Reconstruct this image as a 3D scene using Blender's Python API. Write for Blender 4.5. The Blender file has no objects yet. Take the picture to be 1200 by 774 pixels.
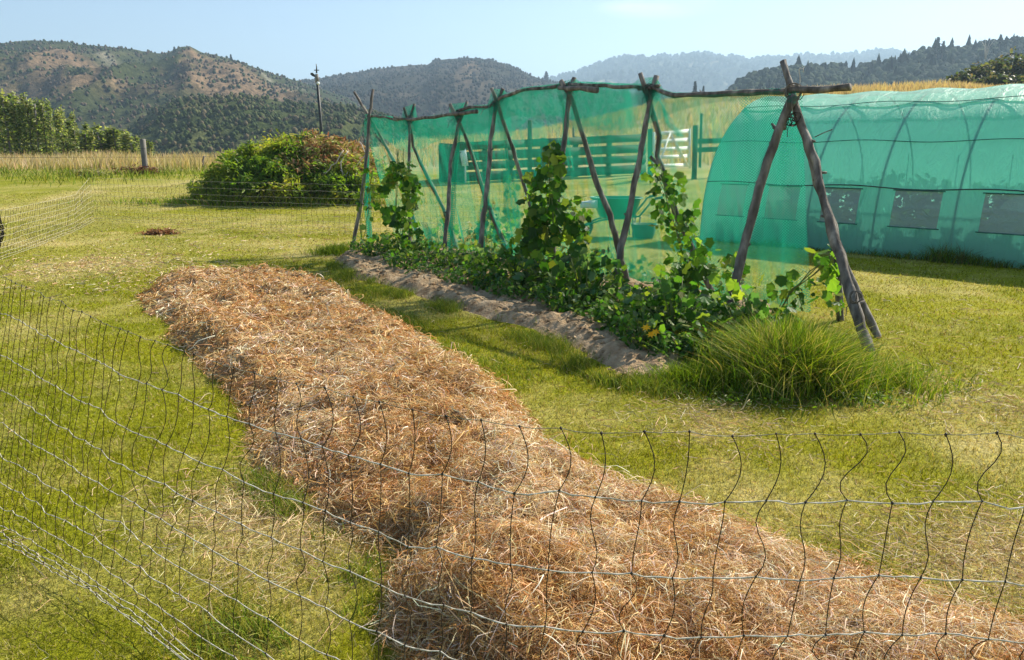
import bpy, math, random
import numpy as np
from mathutils import Vector

# ------------------------------------------------------------------ scene, camera, world, sun
scene = bpy.context.scene
COL = scene.collection
FPX, HY, CAMH = 900.0, 175.0, 1.6            # focal length in photo pixels, horizon row, eye height
TH = math.atan((387 - HY) / FPX)
cam_d = bpy.data.cameras.new('camera'); cam = bpy.data.objects.new('camera', cam_d); COL.objects.link(cam)
cam.location = (0, 0, CAMH); cam.rotation_euler = (math.pi / 2 - TH, 0, 0)
cam_d.sensor_width = 36; cam_d.sensor_fit = 'HORIZONTAL'; cam_d.lens = 36 * FPX / 1200
cam_d.clip_start = 0.05; cam_d.clip_end = 20000
scene.camera = cam
SUN_EL, SUN_AZ = 38.0, 51.0                  # azimuth from +Y towards +X
world = bpy.data.worlds.new('World'); scene.world = world; world.use_nodes = True
wn, wl = world.node_tree.nodes, world.node_tree.links
bg = wn['Background']; sky = wn.new('ShaderNodeTexSky'); sky.sky_type = 'NISHITA'; sky.sun_disc = False
sky.sun_elevation = math.radians(SUN_EL); sky.sun_rotation = math.radians(SUN_AZ)
sky.air_density = 1.0; sky.dust_density = 0.5; sky.ozone_density = 1.6; sky.altitude = 50
tc = wn.new('ShaderNodeTexCoord'); mp = wn.new('ShaderNodeMapping'); mp.inputs['Scale'].default_value = (5, 5, 42)
mp.inputs['Rotation'].default_value = (0.0, 0.045, 0)
nz = wn.new('ShaderNodeTexNoise'); nz.inputs['Scale'].default_value = 1.0; nz.inputs['Detail'].default_value = 5
vm = wn.new('ShaderNodeVectorMath'); vm.operation = 'DISTANCE'
mp2 = wn.new('ShaderNodeMapping'); mp2.inputs['Scale'].default_value = (1, 1, 5)
wl.new(tc.outputs['Generated'], mp2.inputs['Vector'])
def pix_ray(px, py):
    u = (px - 600) / FPX; v = (387 - py) / FPX
    return np.array([u, math.cos(TH) + v * math.sin(TH), -math.sin(TH) + v * math.cos(TH)])
cd = pix_ray(772, 8); cd = cd / np.linalg.norm(cd)
vm.inputs[1].default_value = (cd[0], cd[1], cd[2] * 5)
wl.new(mp2.outputs['Vector'], vm.inputs[0])
mr = wn.new('ShaderNodeMapRange'); mr.inputs['From Min'].default_value = 0.03; mr.inputs['From Max'].default_value = 0.085
mr.inputs['To Min'].default_value = 1; mr.inputs['To Max'].default_value = 0; mr.interpolation_type = 'SMOOTHSTEP'
wl.new(vm.outputs['Value'], mr.inputs['Value'])
wl.new(tc.outputs['Generated'], mp.inputs['Vector']); wl.new(mp.outputs['Vector'], nz.inputs['Vector'])
mr2 = wn.new('ShaderNodeMapRange'); mr2.inputs['From Min'].default_value = 0.38; mr2.inputs['From Max'].default_value = 0.72
wl.new(nz.outputs['Fac'], mr2.inputs['Value'])
mm = wn.new('ShaderNodeMath'); mm.operation = 'MULTIPLY'; wl.new(mr.outputs['Result'], mm.inputs[0]); wl.new(mr2.outputs['Result'], mm.inputs[1])
mm2 = wn.new('ShaderNodeMath'); mm2.operation = 'MULTIPLY'; mm2.inputs[1].default_value = 0.9; wl.new(mm.outputs[0], mm2.inputs[0])
mxc = wn.new('ShaderNodeMix'); mxc.data_type = 'RGBA'; mxc.inputs['B'].default_value = (8.6, 9.0, 9.5, 1)
wl.new(mm2.outputs[0], mxc.inputs['Factor']); wl.new(sky.outputs['Color'], mxc.inputs['A'])
wl.new(mxc.outputs['Result'], bg.inputs['Color']); bg.inputs['Strength'].default_value = 0.078
sun_d = bpy.data.lights.new('sun', 'SUN'); sun = bpy.data.objects.new('sun', sun_d); COL.objects.link(sun)
sun_d.energy = 5.0; sun_d.angle = math.radians(0.53); sun_d.color = (1, 0.92, 0.78)
a_, e_ = math.radians(SUN_AZ), math.radians(SUN_EL)
SUNV = Vector((math.sin(a_) * math.cos(e_), math.cos(a_) * math.cos(e_), math.sin(e_)))
sun.rotation_euler = SUNV.to_track_quat('Z', 'Y').to_euler()
scene.view_settings.view_transform = 'Standard'; scene.view_settings.look = 'None'
scene.view_settings.exposure = 1.08; scene.view_settings.gamma = 1
scene.cycles.transparent_max_bounces = 32; scene.cycles.max_bounces = 7; scene.cycles.diffuse_bounces = 3
scene.cycles.transmission_bounces = 5; scene.cycles.volume_bounces = 0; scene.cycles.use_denoising = True
scene.cycles.caustics_reflective = False; scene.cycles.caustics_refractive = False

rng = np.random.default_rng(7); random.seed(7)

# ------------------------------------------------------------------ pixel helpers (layout only)
CAMP = np.array([0, 0, CAMH])
def G(px, py, z=0.0):
    r = pix_ray(px, py); t = (z - CAMH) / r[2]; return CAMP + t * r
def PY(px, py, y):
    r = pix_ray(px, py); return CAMP + y / r[1] * r
FA = G(412, 295); FB = G(848, 382)
RD = (FB - FA) / np.linalg.norm(FB - FA); RN = np.array([-RD[1], RD[0], 0])
def OFF(px, py, off):                           # point on the upright plane parallel to the trellis
    r = pix_ray(px, py); t = (off + RN @ (FA - CAMP)) / (RN @ r); return CAMP + t * r
def BASE(px, off):                              # ground point of that plane in pixel column px
    k = (px - 600) / FPX; o = FA + RN * off
    # x = k*(y cos + H sin), x = o.x+s*dx, y = o.y+s*dy
    c, s_ = math.cos(TH), math.sin(TH)
    s = (k * (o[1] * c + CAMH * s_) - o[0]) / (RD[0] - k * RD[1] * c)
    return o + RD * s

# ------------------------------------------------------------------ numpy noise
_perm = rng.random((256, 256)).astype(np.float64)
def vnoise(x, y):
    xi = np.floor(x).astype(int); yi = np.floor(y).astype(int); fx = x - xi; fy = y - yi
    fx = fx * fx * (3 - 2 * fx); fy = fy * fy * (3 - 2 * fy)
    g = lambda i, j: _perm[i % 256, j % 256]
    return (g(xi, yi) * (1 - fx) + g(xi + 1, yi) * fx) * (1 - fy) + (g(xi, yi + 1) * (1 - fx) + g(xi + 1, yi + 1) * fx) * fy
def fbm(x, y, o=4):
    x = np.asarray(x, float); y = np.asarray(y, float); s = 0; a = 0.5; n = 0
    for i in range(o):
        s = s + a * vnoise(x + 17.3 * i, y + 9.1 * i); n += a; a *= 0.5; x = x * 2.03; y = y * 2.03
    return s / n
def sstep(a, b, x):
    t = np.clip((np.asarray(x, float) - a) / (b - a), 0, 1); return t * t * (3 - 2 * t)
def polydist(P, poly):                          # signed distance, positive inside
    P = np.asarray(P, float); poly = np.asarray(poly, float); n = len(poly)
    d = np.full(len(P), 1e9); ins = np.zeros(len(P), bool)
    for i in range(n):
        a, b = poly[i], poly[(i + 1) % n]; ab = b - a; pa = P - a
        t = np.clip((pa @ ab) / (ab @ ab), 0, 1); d = np.minimum(d, np.hypot(*(pa - t[:, None] * ab).T))
        c = ((a[1] > P[:, 1]) != (b[1] > P[:, 1]))
        with np.errstate(divide='ignore', invalid='ignore'):
            xx = (b[0] - a[0]) * (P[:, 1] - a[1]) / (b[1] - a[1]) + a[0]
        ins ^= c & (P[:, 0] < xx)
    return np.where(ins, d, -d)

# ------------------------------------------------------------------ object helpers
def tag(o, label=None, cat=None, group=None, kind=None):
    if label:
        o['label'] = label
        if len(label.split()) > 16: print('LONG LABEL', len(label.split()), label)
    if cat: o['category'] = cat
    if group: o['group'] = group
    if kind: o['kind'] = kind
    return o
def link(o, parent=None):
    COL.objects.link(o)
    if parent is not None: o.parent = parent
    return o
def empty(name, loc=(0, 0, 0), rz=0):
    o = bpy.data.objects.new(name, None); COL.objects.link(o); o.location = Vector(loc); o.rotation_euler = (0, 0, rz)
    o.empty_display_size = 0.2; return o
def mesh_np(name, V, F, mat, parent=None, col=None, smooth=False, uv=None):
    """V (n,3); F (m,k) one polygon size, or a list of index tuples."""
    me = bpy.data.meshes.new(name); V = np.asarray(V, np.float32)
    if isinstance(F, np.ndarray):
        m, k = F.shape; idx = F.astype(np.int32).ravel(); st = np.arange(0, m * k, k, dtype=np.int32); tot = np.full(m, k, np.int32)
    else:
        tot = np.array([len(f) for f in F], np.int32); idx = np.array([i for f in F for i in f], np.int32)
        st = np.concatenate([[0], np.cumsum(tot)[:-1]]).astype(np.int32); m = len(F)
    me.vertices.add(len(V)); me.vertices.foreach_set('co', V.ravel())
    me.loops.add(len(idx)); me.loops.foreach_set('vertex_index', idx)
    me.polygons.add(m); me.polygons.foreach_set('loop_start', st); me.polygons.foreach_set('loop_total', tot)
    me.update(calc_edges=True)
    if smooth: me.polygons.foreach_set('use_smooth', np.ones(m, bool))
    if col is not None:
        at = me.attributes.new('Col', 'FLOAT_COLOR', 'POINT'); c = np.ones((len(V), 4), np.float32); c[:, :3] = col
        at.data.foreach_set('color', c.ravel())
    if uv is not None:
        u = me.uv_layers.new(name='UVMap'); u.data.foreach_set('uv', np.asarray(uv, np.float32)[idx].ravel())
    if mat: me.materials.append(mat)
    o = bpy.data.objects.new(name, me); link(o, parent); return o
class MB:
    def __init__(s): s.v = []; s.f = []
    def add(s, V, F):
        b = len(s.v); s.v += [tuple(float(c) for c in p) for p in V]; s.f += [tuple(i + b for i in f) for f in F]; return s
    def box(s, c, size, ax=(1, 0, 0), ay=None, az=None):
        c = np.array(c, float); ax = np.array(ax, float); ax /= np.linalg.norm(ax)
        if ay is None:
            ay = np.cross([0, 0, 1], ax) if az is None else np.cross(az, ax)
        ay = np.array(ay, float); ay /= np.linalg.norm(ay); az = np.cross(ax, ay)
        h = np.array(size) / 2; P = []
        for sx in (-1, 1):
            for sy in (-1, 1):
                for sz in (-1, 1): P.append(c + ax * sx * h[0] + ay * sy * h[1] + az * sz * h[2])
        return s.add(P, [(0, 1, 3, 2), (4, 6, 7, 5), (0, 4, 5, 1), (2, 3, 7, 6), (0, 2, 6, 4), (1, 5, 7, 3)])
    def bar(s, a, b, w, h, side=(0, 0, 1)):
        a = np.array(a, float); b = np.array(b, float); d = b - a; L = np.linalg.norm(d); d /= L
        up = np.array(side, float); ay = np.cross(up, d); ay /= np.linalg.norm(ay)
        return s.box((a + b) / 2, (L, w, h), d, ay)
    def tube(s, pts, rad, n=8, wob=0.0, cap=True):
        pts = [np.array(p, float) for p in pts]; rad = [rad] * len(pts) if np.isscalar(rad) else rad
        V = []; F = []; up = np.array([0.13, 0.31, 0.94]); prev = None
        for i, p in enumerate(pts):
            d = (pts[min(i + 1, len(pts) - 1)] - pts[max(i - 1, 0)]); d /= np.linalg.norm(d) + 1e-9
            if prev is None:
                a = np.cross(d, up)
                if np.linalg.norm(a) < 0.2: a = np.cross(d, [1, 0, 0])
            else: a = prev - d * (prev @ d)
            a /= np.linalg.norm(a); prev = a; b = np.cross(d, a)
            for k in range(n):
                t = 2 * math.pi * k / n; r = rad[i] * (1 + (random.uniform(-wob, wob) if wob else 0))
                V.append(p + (a * math.cos(t) + b * math.sin(t)) * r)
        for i in range(len(pts) - 1):
            for k in range(n):
                F.append((i * n + k, i * n + (k + 1) % n, (i + 1) * n + (k + 1) % n, (i + 1) * n + k))
        if cap: F.append(tuple(range(n))[::-1]); F.append(tuple((len(pts) - 1) * n + k for k in range(n)))
        return s.add(V, F)
    def build(s, name, mat, parent=None, smooth=False):
        o = mesh_np(name, np.array(s.v), s.f, mat, parent, smooth=smooth); return o
def resample(pts, step, wob=0.0):
    out = [np.array(pts[0], float)]
    for a, b in zip(pts[:-1], pts[1:]):
        a = np.array(a, float); b = np.array(b, float); n = max(1, int(np.linalg.norm(b - a) / step))
        for i in range(1, n + 1):
            q = a + (b - a) * i / n
            out.append(q + np.array([random.uniform(-wob, wob) for _ in range(3)]))
    return out

# ------------------------------------------------------------------ materials
def mat(name):
    m = bpy.data.materials.new(name); m.use_nodes = True; nt = m.node_tree
    return m, nt, nt.nodes['Principled BSDF'], nt.nodes['Material Output']
def ramp(nt, stops):
    r = nt.nodes.new('ShaderNodeValToRGB'); e = r.color_ramp.elements
    while len(e) < len(stops): e.new(0.5)
    for i, (p, c) in enumerate(stops): e[i].position = p; e[i].color = (*c, 1)
    return r
def noise(nt, scale, detail=4, rough=0.55, coord='Object', vec=None, dist=0.0, sc=None):
    n = nt.nodes.new('ShaderNodeTexNoise'); n.inputs['Scale'].default_value = scale; n.inputs['Detail'].default_value = detail
    n.inputs['Roughness'].default_value = rough; n.inputs['Distortion'].default_value = dist
    if vec is None: vec = nt.nodes.new('ShaderNodeTexCoord').outputs[coord]
    if sc:
        m = nt.nodes.new('ShaderNodeMapping'); m.inputs['Scale'].default_value = sc; nt.links.new(vec, m.inputs['Vector']); vec = m.outputs['Vector']
    nt.links.new(vec, n.inputs['Vector']); return n
def nmat(name, stops, scale, rough=0.85, bump=0.3, bscale=None, bdist=0.02, detail=6, spec=0.25, sc=None, dist=0.0):
    m, nt, p, out = mat(name); n = noise(nt, scale, detail, sc=sc, dist=dist); r = ramp(nt, stops)
    nt.links.new(n.outputs['Fac'], r.inputs['Fac']); nt.links.new(r.outputs['Color'], p.inputs['Base Color'])
    p.inputs['Roughness'].default_value = rough; p.inputs['Specular IOR Level'].default_value = spec
    if bump:
        b = nt.nodes.new('ShaderNodeBump'); b.inputs['Strength'].default_value = bump; b.inputs['Distance'].default_value = bdist
        n2 = noise(nt, bscale or scale * 4, 5, sc=sc); nt.links.new(n2.outputs['Fac'], b.inputs['Height']); nt.links.new(b.outputs['Normal'], p.inputs['Normal'])
    return m
def attr_mat(name, trans=0.0, rough=0.6, spec=0.25, nscale=0, tint=(1, 1, 1)):
    """Colour comes from the per-leaf / per-blade attribute; trans adds light through the leaf."""
    m, nt, p, out = mat(name); a = nt.nodes.new('ShaderNodeAttribute'); a.attribute_name = 'Col'; c = a.outputs['Color']
    if nscale:
        n = noise(nt, nscale, 3); r = ramp(nt, [(0.3, (0.6, 0.6, 0.6)), (0.7, (1.25, 1.25, 1.2))]); nt.links.new(n.outputs['Fac'], r.inputs['Fac'])
        x = nt.nodes.new('ShaderNodeMix'); x.data_type = 'RGBA'; x.blend_type = 'MULTIPLY'; x.inputs['Factor'].default_value = 1
        nt.links.new(c, x.inputs['A']); nt.links.new(r.outputs['Color'], x.inputs['B']); c = x.outputs['Result']
    nt.links.new(c, p.inputs['Base Color']); p.inputs['Roughness'].default_value = rough; p.inputs['Specular IOR Level'].default_value = spec
    if trans:
        t = nt.nodes.new('ShaderNodeBsdfTranslucent'); x = nt.nodes.new('ShaderNodeMixShader'); x.inputs['Fac'].default_value = trans
        g = nt.nodes.new('ShaderNodeMix'); g.data_type = 'RGBA'; g.blend_type = 'MULTIPLY'; g.inputs['Factor'].default_value = 1
        g.inputs['B'].default_value = (*tint, 1); nt.links.new(c, g.inputs['A']); nt.links.new(g.outputs['Result'], t.inputs['Color'])
        nt.links.new(p.outputs[0], x.inputs[1]); nt.links.new(t.outputs[0], x.inputs[2]); nt.links.new(x.outputs[0], out.inputs['Surface'])
    return m
M = {}
M['leaf'] = attr_mat('leaf', 0.5, 0.5, 0.25, tint=(1.5, 1.6, 0.6))
M['grass'] = attr_mat('grass', 0.33, 0.7, 0.06, tint=(1.3, 1.25, 0.5))
M['straw'] = attr_mat('straw', 0.22, 0.55, 0.14, tint=(1.2, 1.05, 0.75))
M['distant_foliage'] = attr_mat('distant_foliage', 0.1, 0.9, 0.05)
M['bark'] = nmat('bark', [(0.3, (0.06, 0.05, 0.04)), (0.5, (0.15, 0.13, 0.11)), (0.72, (0.36, 0.32, 0.27))], 14, 0.85, 0.9, 60, 0.006, sc=(1, 1, 0.3))
M['grey_wood'] = nmat('grey_wood', [(0.3, (0.10, 0.095, 0.085)), (0.7, (0.27, 0.25, 0.22))], 8, 0.85, 0.5, 40, 0.004, sc=(1, 1, 0.3))
M['rail_wood'] = nmat('rail_wood', [(0.3, (0.035, 0.05, 0.035)), (0.7, (0.10, 0.12, 0.085))], 5, 0.85, 0.4)
M['white_wood'] = nmat('white_wood', [(0.3, (0.7, 0.68, 0.62)), (0.6, (0.85, 0.84, 0.8))], 9, 0.7, 0.3)
M['pale_stick'] = nmat('pale_stick', [(0.3, (0.4, 0.36, 0.3)), (0.7, (0.62, 0.57, 0.5))], 14, 0.8, 0.3)
M['twine'] = nmat('twine', [(0.35, (0.32, 0.29, 0.21)), (0.65, (0.66, 0.62, 0.52))], 60, 0.7, 0.4, 300, 0.001)
M['old_twine'] = nmat('old_twine', [(0.4, (0.10, 0.09, 0.04)), (0.6, (0.4, 0.37, 0.28))], 60, 0.8, 0)
M['dark_strand'] = nmat('dark_strand', [(0.3, (0.018, 0.014, 0.01)), (0.7, (0.055, 0.04, 0.028))], 40, 0.5, 0)
M['green_metal'] = nmat('green_metal', [(0.3, (0.01, 0.16, 0.1)), (0.7, (0.02, 0.24, 0.15))], 6, 0.4, 0.1, spec=0.5)
M['steel'] = nmat('steel', [(0.3, (0.03, 0.035, 0.035)), (0.7, (0.07, 0.075, 0.075))], 10, 0.5, 0.1)
M['white_sheet'] = nmat('white_sheet', [(0.3, (0.55, 0.62, 0.62)), (0.7, (0.75, 0.8, 0.8))], 5, 0.5, 0.1)
M['rope'] = nmat('green_rope', [(0.3, (0.02, 0.10, 0.09)), (0.7, (0.05, 0.17, 0.14))], 10, 0.6, 0)
M['flower'] = nmat('flower', [(0.3, (0.8, 0.4, 0.01)), (0.7, (0.85, 0.55, 0.03))], 40, 0.5, 0)
M['terracotta'] = nmat('terracotta', [(0.3, (0.05, 0.05, 0.05)), (0.7, (0.12, 0.11, 0.10))], 10, 0.7, 0.1)

# ------------------------------------------------------------------ terrain
CR_X = [-700, 0, 260, 480, 560, 620, 700, 780, 860, 1000, 1120, 1400]
CR_Y = [182, 182, 180, 163, 158, 152, 138, 119, 111, 98, 93, 92]
def terrain(x, y):
    x = np.asarray(x, float); y = np.asarray(y, float)
    z = 0.85 * sstep(15, 30, y) + 0.03 * (fbm(x * 0.7, y * 0.7, 3) - 0.5) * sstep(1, 4, y)
    px = 600 + 900 * x / np.maximum(y, 12)
    cy = np.interp(px, CR_X, CR_Y); Dc = np.interp(px, [300, 600], [42, 72])
    zc = CAMH + (175 - cy) / 900 * Dc - 0.5 - 0.7 * sstep(800, 1000, px) - 0.5 * sstep(1080, 1140, px)
    k = sstep(0, 1, (y - 27) / (Dc - 27))
    z = z + (zc - 0.85) * k
    z = z + 0.5 * (fbm(x * 0.08, y * 0.08, 3) - 0.5) * sstep(30, 60, y)
    return z - (zc + 16) * sstep(0, 1, (y - Dc - 2) / 90)
STRAW_PX = [(165, 345), (215, 331), (290, 326), (345, 326), (385, 338), (430, 366), (520, 415), (596, 468), (620, 498), (648, 530), (720, 560), (800, 590), (860, 616),
            (930, 645), (1010, 672), (1070, 696), (1160, 722), (1300, 790)]
STRAW_PL = [tuple(G(510, 790)[:2])] + [tuple(G(*p)[:2]) for p in [(480, 735), (466, 700), (455, 665), (412, 632), (370, 602), (345, 575), (300, 548), (292, 515), (303, 480), (265, 450), (232, 430), (205, 388), (175, 360)]]
STRAW = np.array(STRAW_PL + [tuple(G(*p)[:2]) for p in STRAW_PX] + [(2.2, 1.5), (0.3, 1.4), (-0.1, 1.75)])
def straw_d(x, y):
    P = np.stack([x, y], 1); return polydist(P, STRAW) + 0.22 * (fbm(x * 2.2, y * 2.2, 4) - 0.5)
def straw_h(x, y, d=None):
    if d is None: d = straw_d(x, y)
    s = sstep(-0.03, 0.3, d)
    s = s * (1 - 0.45 * sstep(0.2, 1.4, x) * (1 - sstep(3.2, 4.6, y)))
    h = 0.13 * s + s * 0.26 * (fbm(x * 1.6 + 5, y * 1.6, 3) - 0.42) + s * 0.15 * (fbm(x * 6 + 5, y * 6, 3) - 0.5)
    for (hx, hy, r, dp) in HOLES: h = h - dp * np.exp(-(((x - hx) ** 2 + (y - hy) ** 2) / r ** 2))
    return np.maximum(h, -0.02)
HOLES = [(*G(662, 592)[:2], 0.13, 0.16), (*G(735, 622)[:2], 0.13, 0.10), (*G(480, 640)[:2], 0.12, 0.08), (*G(335, 455)[:2], 0.14, 0.08)]
SOIL = np.array([tuple(G(*p)[:2]) for p in [(386, 308), (405, 326), (440, 334), (470, 341), (510, 357), (560, 374), (610, 385), (650, 402), (690, 425), (715, 438), (760, 447), (800, 446), (835, 430)]]
                + [tuple((FB + RN * o + RD * s)[:2]) for o, s in [(0.2, 0.15), (1.2, -0.1)]] + [tuple((FA + RN * 1.3 - RD * 0.3)[:2]), tuple((FA - RD * 0.5 + RN * 0.2)[:2])])
def soil_d(x, y):
    return polydist(np.stack([x, y], 1), SOIL) + 0.14 * (fbm(x * 3 + 40, y * 3, 3) - 0.5)
def soil_h(x, y, d=None):
    if d is None: d = soil_d(x, y)
    s = sstep(0, 0.25, d)
    return -0.02 + 0.10 * s + s * 0.13 * (fbm(x * 5, y * 5 + 9, 4) - 0.5) + s * 0.05 * (fbm(x * 16, y * 16 + 9, 2) - 0.5)
# worn, pale and dry spots of the lawn (part of the turf's own colour)
SPOTS = [(*G(100, 312)[:2], 0.8, 1.3, 0.8), (*G(330, 286)[:2], 2.6, 0.8, 0.55), (*G(190, 262)[:2], 3.5, 1.2, 0.4), (*G(285, 590)[:2], 0.28, 0.5, 0.7), (*G(340, 640)[:2], 0.3, 0.45, 0.7),
         (*G(840, 495)[:2], 0.3, 0.3, 0.5), (*G(1120, 470)[:2], 0.6, 0.4, 0.7), (*G(1150, 520)[:2], 0.4, 0.35, 0.6), (*G(1180, 660)[:2], 0.5, 0.4, 0.8), (*G(820, 232)[:2], 1.6, 1.2, 0.7),
         (*G(400, 300)[:2], 1.1, 0.5, 0.5), (*G(60, 690)[:2], 0.3, 0.2, 0.5), (*G(700, 490)[:2], 0.4, 0.3, 0.4)]
def dryness(x, y):
    f = 0.5 * sstep(0.52, 0.75, fbm(x * 0.9 + 3, y * 0.9 + 8, 4)) + 0.35 * sstep(0.5, 0.8, fbm(x * 4.5, y * 4.5, 3))
    f = f + 0.42 * sstep(9, 17, y) * sstep(0.35, 0.6, fbm(x * 0.35, y * 0.5, 3))
    for (sx, sy, rx, ry, a) in SPOTS:
        f = f + a * np.exp(-(((x - sx) / rx) ** 2 + ((y - sy) / ry) ** 2)) * (0.5 + fbm(x * 5, y * 5, 3))
    return np.clip(f, 0, 1)
GREEN_A, GREEN_B = np.array([0.190, 0.208, 0.008]), np.array([0.265, 0.262, 0.010])
DRY_A, DRY_B = np.array([0.42, 0.36, 0.12]), np.array([0.55, 0.44, 0.22])
def lawn_col(x, y):
    g = fbm(x * 1.3 + 50, y * 1.3, 4)[:, None]; w = sstep(-2, 6, x + 0.05 * y)[:, None]
    k = np.clip(sstep(0.3, 0.7, g) * 0.6 + w * 0.4, 0, 1)
    c = GREEN_A * (1 - k) + GREEN_B * k
    d = dryness(x, y)[:, None]; dd = DRY_A * (1 - g) + DRY_B * g
    return c * (1 - d * 0.8) + dd * d * 0.8

ys = np.concatenate([np.linspace(-9, 0.8, 14), np.linspace(0.9, 12, 190), np.linspace(12.15, 40, 150), np.geomspace(40.5, 5000, 105)])
us = np.linspace(-1, 1, 321); us = np.sign(us) * (0.55 * np.abs(us) + 0.45 * np.abs(us) ** 3) * 1.45
UU, YY = np.meshgrid(us, ys); XX = UU * (YY + 10)
ZZ = terrain(XX.ravel(), YY.ravel())
nC = len(us); I = np.arange((len(ys) - 1) * (nC - 1)); r0, c0 = I // (nC - 1), I % (nC - 1)
FF = np.stack([r0 * nC + c0, r0 * nC + c0 + 1, (r0 + 1) * nC + c0 + 1, (r0 + 1) * nC + c0], 1)
xf, yf = XX.ravel(), YY.ravel()
lc = lawn_col(xf, yf)
dry = sstep(27, 31, yf + 1.5 * fbm(xf * 0.5, yf * 0.5, 3) - 1)[:, None]
gold = np.array([0.40, 0.32, 0.17]) * (0.55 + 0.75 * fbm(xf * 0.25, yf * 0.25, 5)[:, None]) 
gold = gold * (1 - 0.35 * sstep(0.5, 0.7, fbm(xf * 0.05, yf * 0.12, 4)[:, None])) 
lc = lc * (1 - dry) + gold * dry
far = sstep(120, 200, yf)[:, None]; lc = lc * (1 - far) + np.array([0.07, 0.08, 0.035]) * far
m, nt, p, out = mat('lawn_ground'); a = nt.nodes.new('ShaderNodeAttribute'); a.attribute_name = 'Col'
n1 = noise(nt, 28, 8, 0.7); r1 = ramp(nt, [(0.32, (0.42, 0.45, 0.4)), (0.5, (0.95, 0.95, 0.9)), (0.7, (1.55, 1.45, 1.2))]); nt.links.new(n1.outputs['Fac'], r1.inputs['Fac'])
x = nt.nodes.new('ShaderNodeMix'); x.data_type = 'RGBA'; x.blend_type = 'MULTIPLY'; x.inputs['Factor'].default_value = 1
nt.links.new(a.outputs['Color'], x.inputs['A']); nt.links.new(r1.outputs['Color'], x.inputs['B']); nt.links.new(x.outputs['Result'], p.inputs['Base Color'])
p.inputs['Roughness'].default_value = 0.95; p.inputs['Specular IOR Level'].default_value = 0.1
b = nt.nodes.new('ShaderNodeBump'); b.inputs['Strength'].default_value = 0.8; b.inputs['Distance'].default_value = 0.02
n2 = noise(nt, 55, 4, 0.7); nt.links.new(n2.outputs['Fac'], b.inputs['Height']); nt.links.new(b.outputs['Normal'], p.inputs['Normal'])
M['lawn'] = m
tag(mesh_np('ground', np.stack([xf, yf, ZZ], 1), FF, M['lawn'], col=lc, smooth=True), kind='structure')

def heightgrid(name, poly, step, zf, dfun, material, col=None, marg=0.15):
    lo, hi = poly.min(0) - marg, poly.max(0) + marg
    gx = np.arange(lo[0], hi[0], step); gy = np.arange(lo[1], hi[1], step); X, Y = np.meshgrid(gx, gy); x, y = X.ravel(), Y.ravel()
    d = dfun(x, y); z = terrain(x, y) + zf(x, y, d); ok = d > -0.06; n = len(gx)
    I = np.arange((len(gy) - 1) * (n - 1)); r, c = I // (n - 1), I % (n - 1)
    F = np.stack([r * n + c, r * n + c + 1, (r + 1) * n + c + 1, (r + 1) * n + c], 1); F = F[ok[F].all(1)]
    used = np.unique(F); mp_ = np.zeros(len(x), int); mp_[used] = np.arange(len(used))
    V = np.stack([x, y, z], 1)[used]
    return mesh_np(name, V, mp_[F], material, smooth=True, col=None if col is None else col(x[used], y[used]))
M['soil'] = nmat('soil', [(0.3, (0.20, 0.125, 0.065)), (0.5, (0.40, 0.28, 0.16)), (0.7, (0.56, 0.42, 0.26))], 9, 0.95, 0.9, 40, 0.03, spec=0.1)
tag(heightgrid('soil_bed', SOIL, 0.035, soil_h, soil_d, M['soil']), kind='structure')

# loose clods on the bed
nq = 5200; lo, hi = SOIL.min(0), SOIL.max(0); qx, qy = rng.uniform(lo[0], hi[0], nq), rng.uniform(lo[1], hi[1], nq); qd = soil_d(qx, qy); kk = qd > 0.0; qx, qy, qd = qx[kk], qy[kk], qd[kk]; nq = len(qx)
OC = np.array([[1, 0, 0], [-1, 0, 0], [0, 1, 0], [0, -1, 0], [0, 0, 1], [0, 0, -1], [.6, .6, .5], [-.6, .6, .5], [.6, -.6, .5], [-.6, -.6, .5]], float)
OF = np.array([[0, 6, 8], [6, 4, 8], [6, 2, 7], [6, 7, 4], [7, 1, 9], [7, 9, 4], [9, 3, 8], [9, 8, 4], [0, 2, 6], [2, 1, 7], [1, 3, 9], [3, 0, 8], [0, 5, 2], [2, 5, 1], [1, 5, 3], [3, 5, 0]])
sz = np.clip(rng.lognormal(-4.25, .5, nq), .006, .045); VV = OC[None] * rng.uniform(.6, 1.3, (nq, 10, 1)) * sz[:, None, None] * [1, 1, .75] + np.column_stack([qx, qy, terrain(qx, qy) + soil_h(qx, qy, qd)])[:, None]
tag(mesh_np('soil_clods', VV.reshape(-1, 3), (OF[None] + (np.arange(nq) * 10)[:, None, None]).reshape(-1, 3), M['soil'], smooth=False), 'dry crumbly clods scattered over the bed soil', 'soil clods', kind='stuff')

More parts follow.
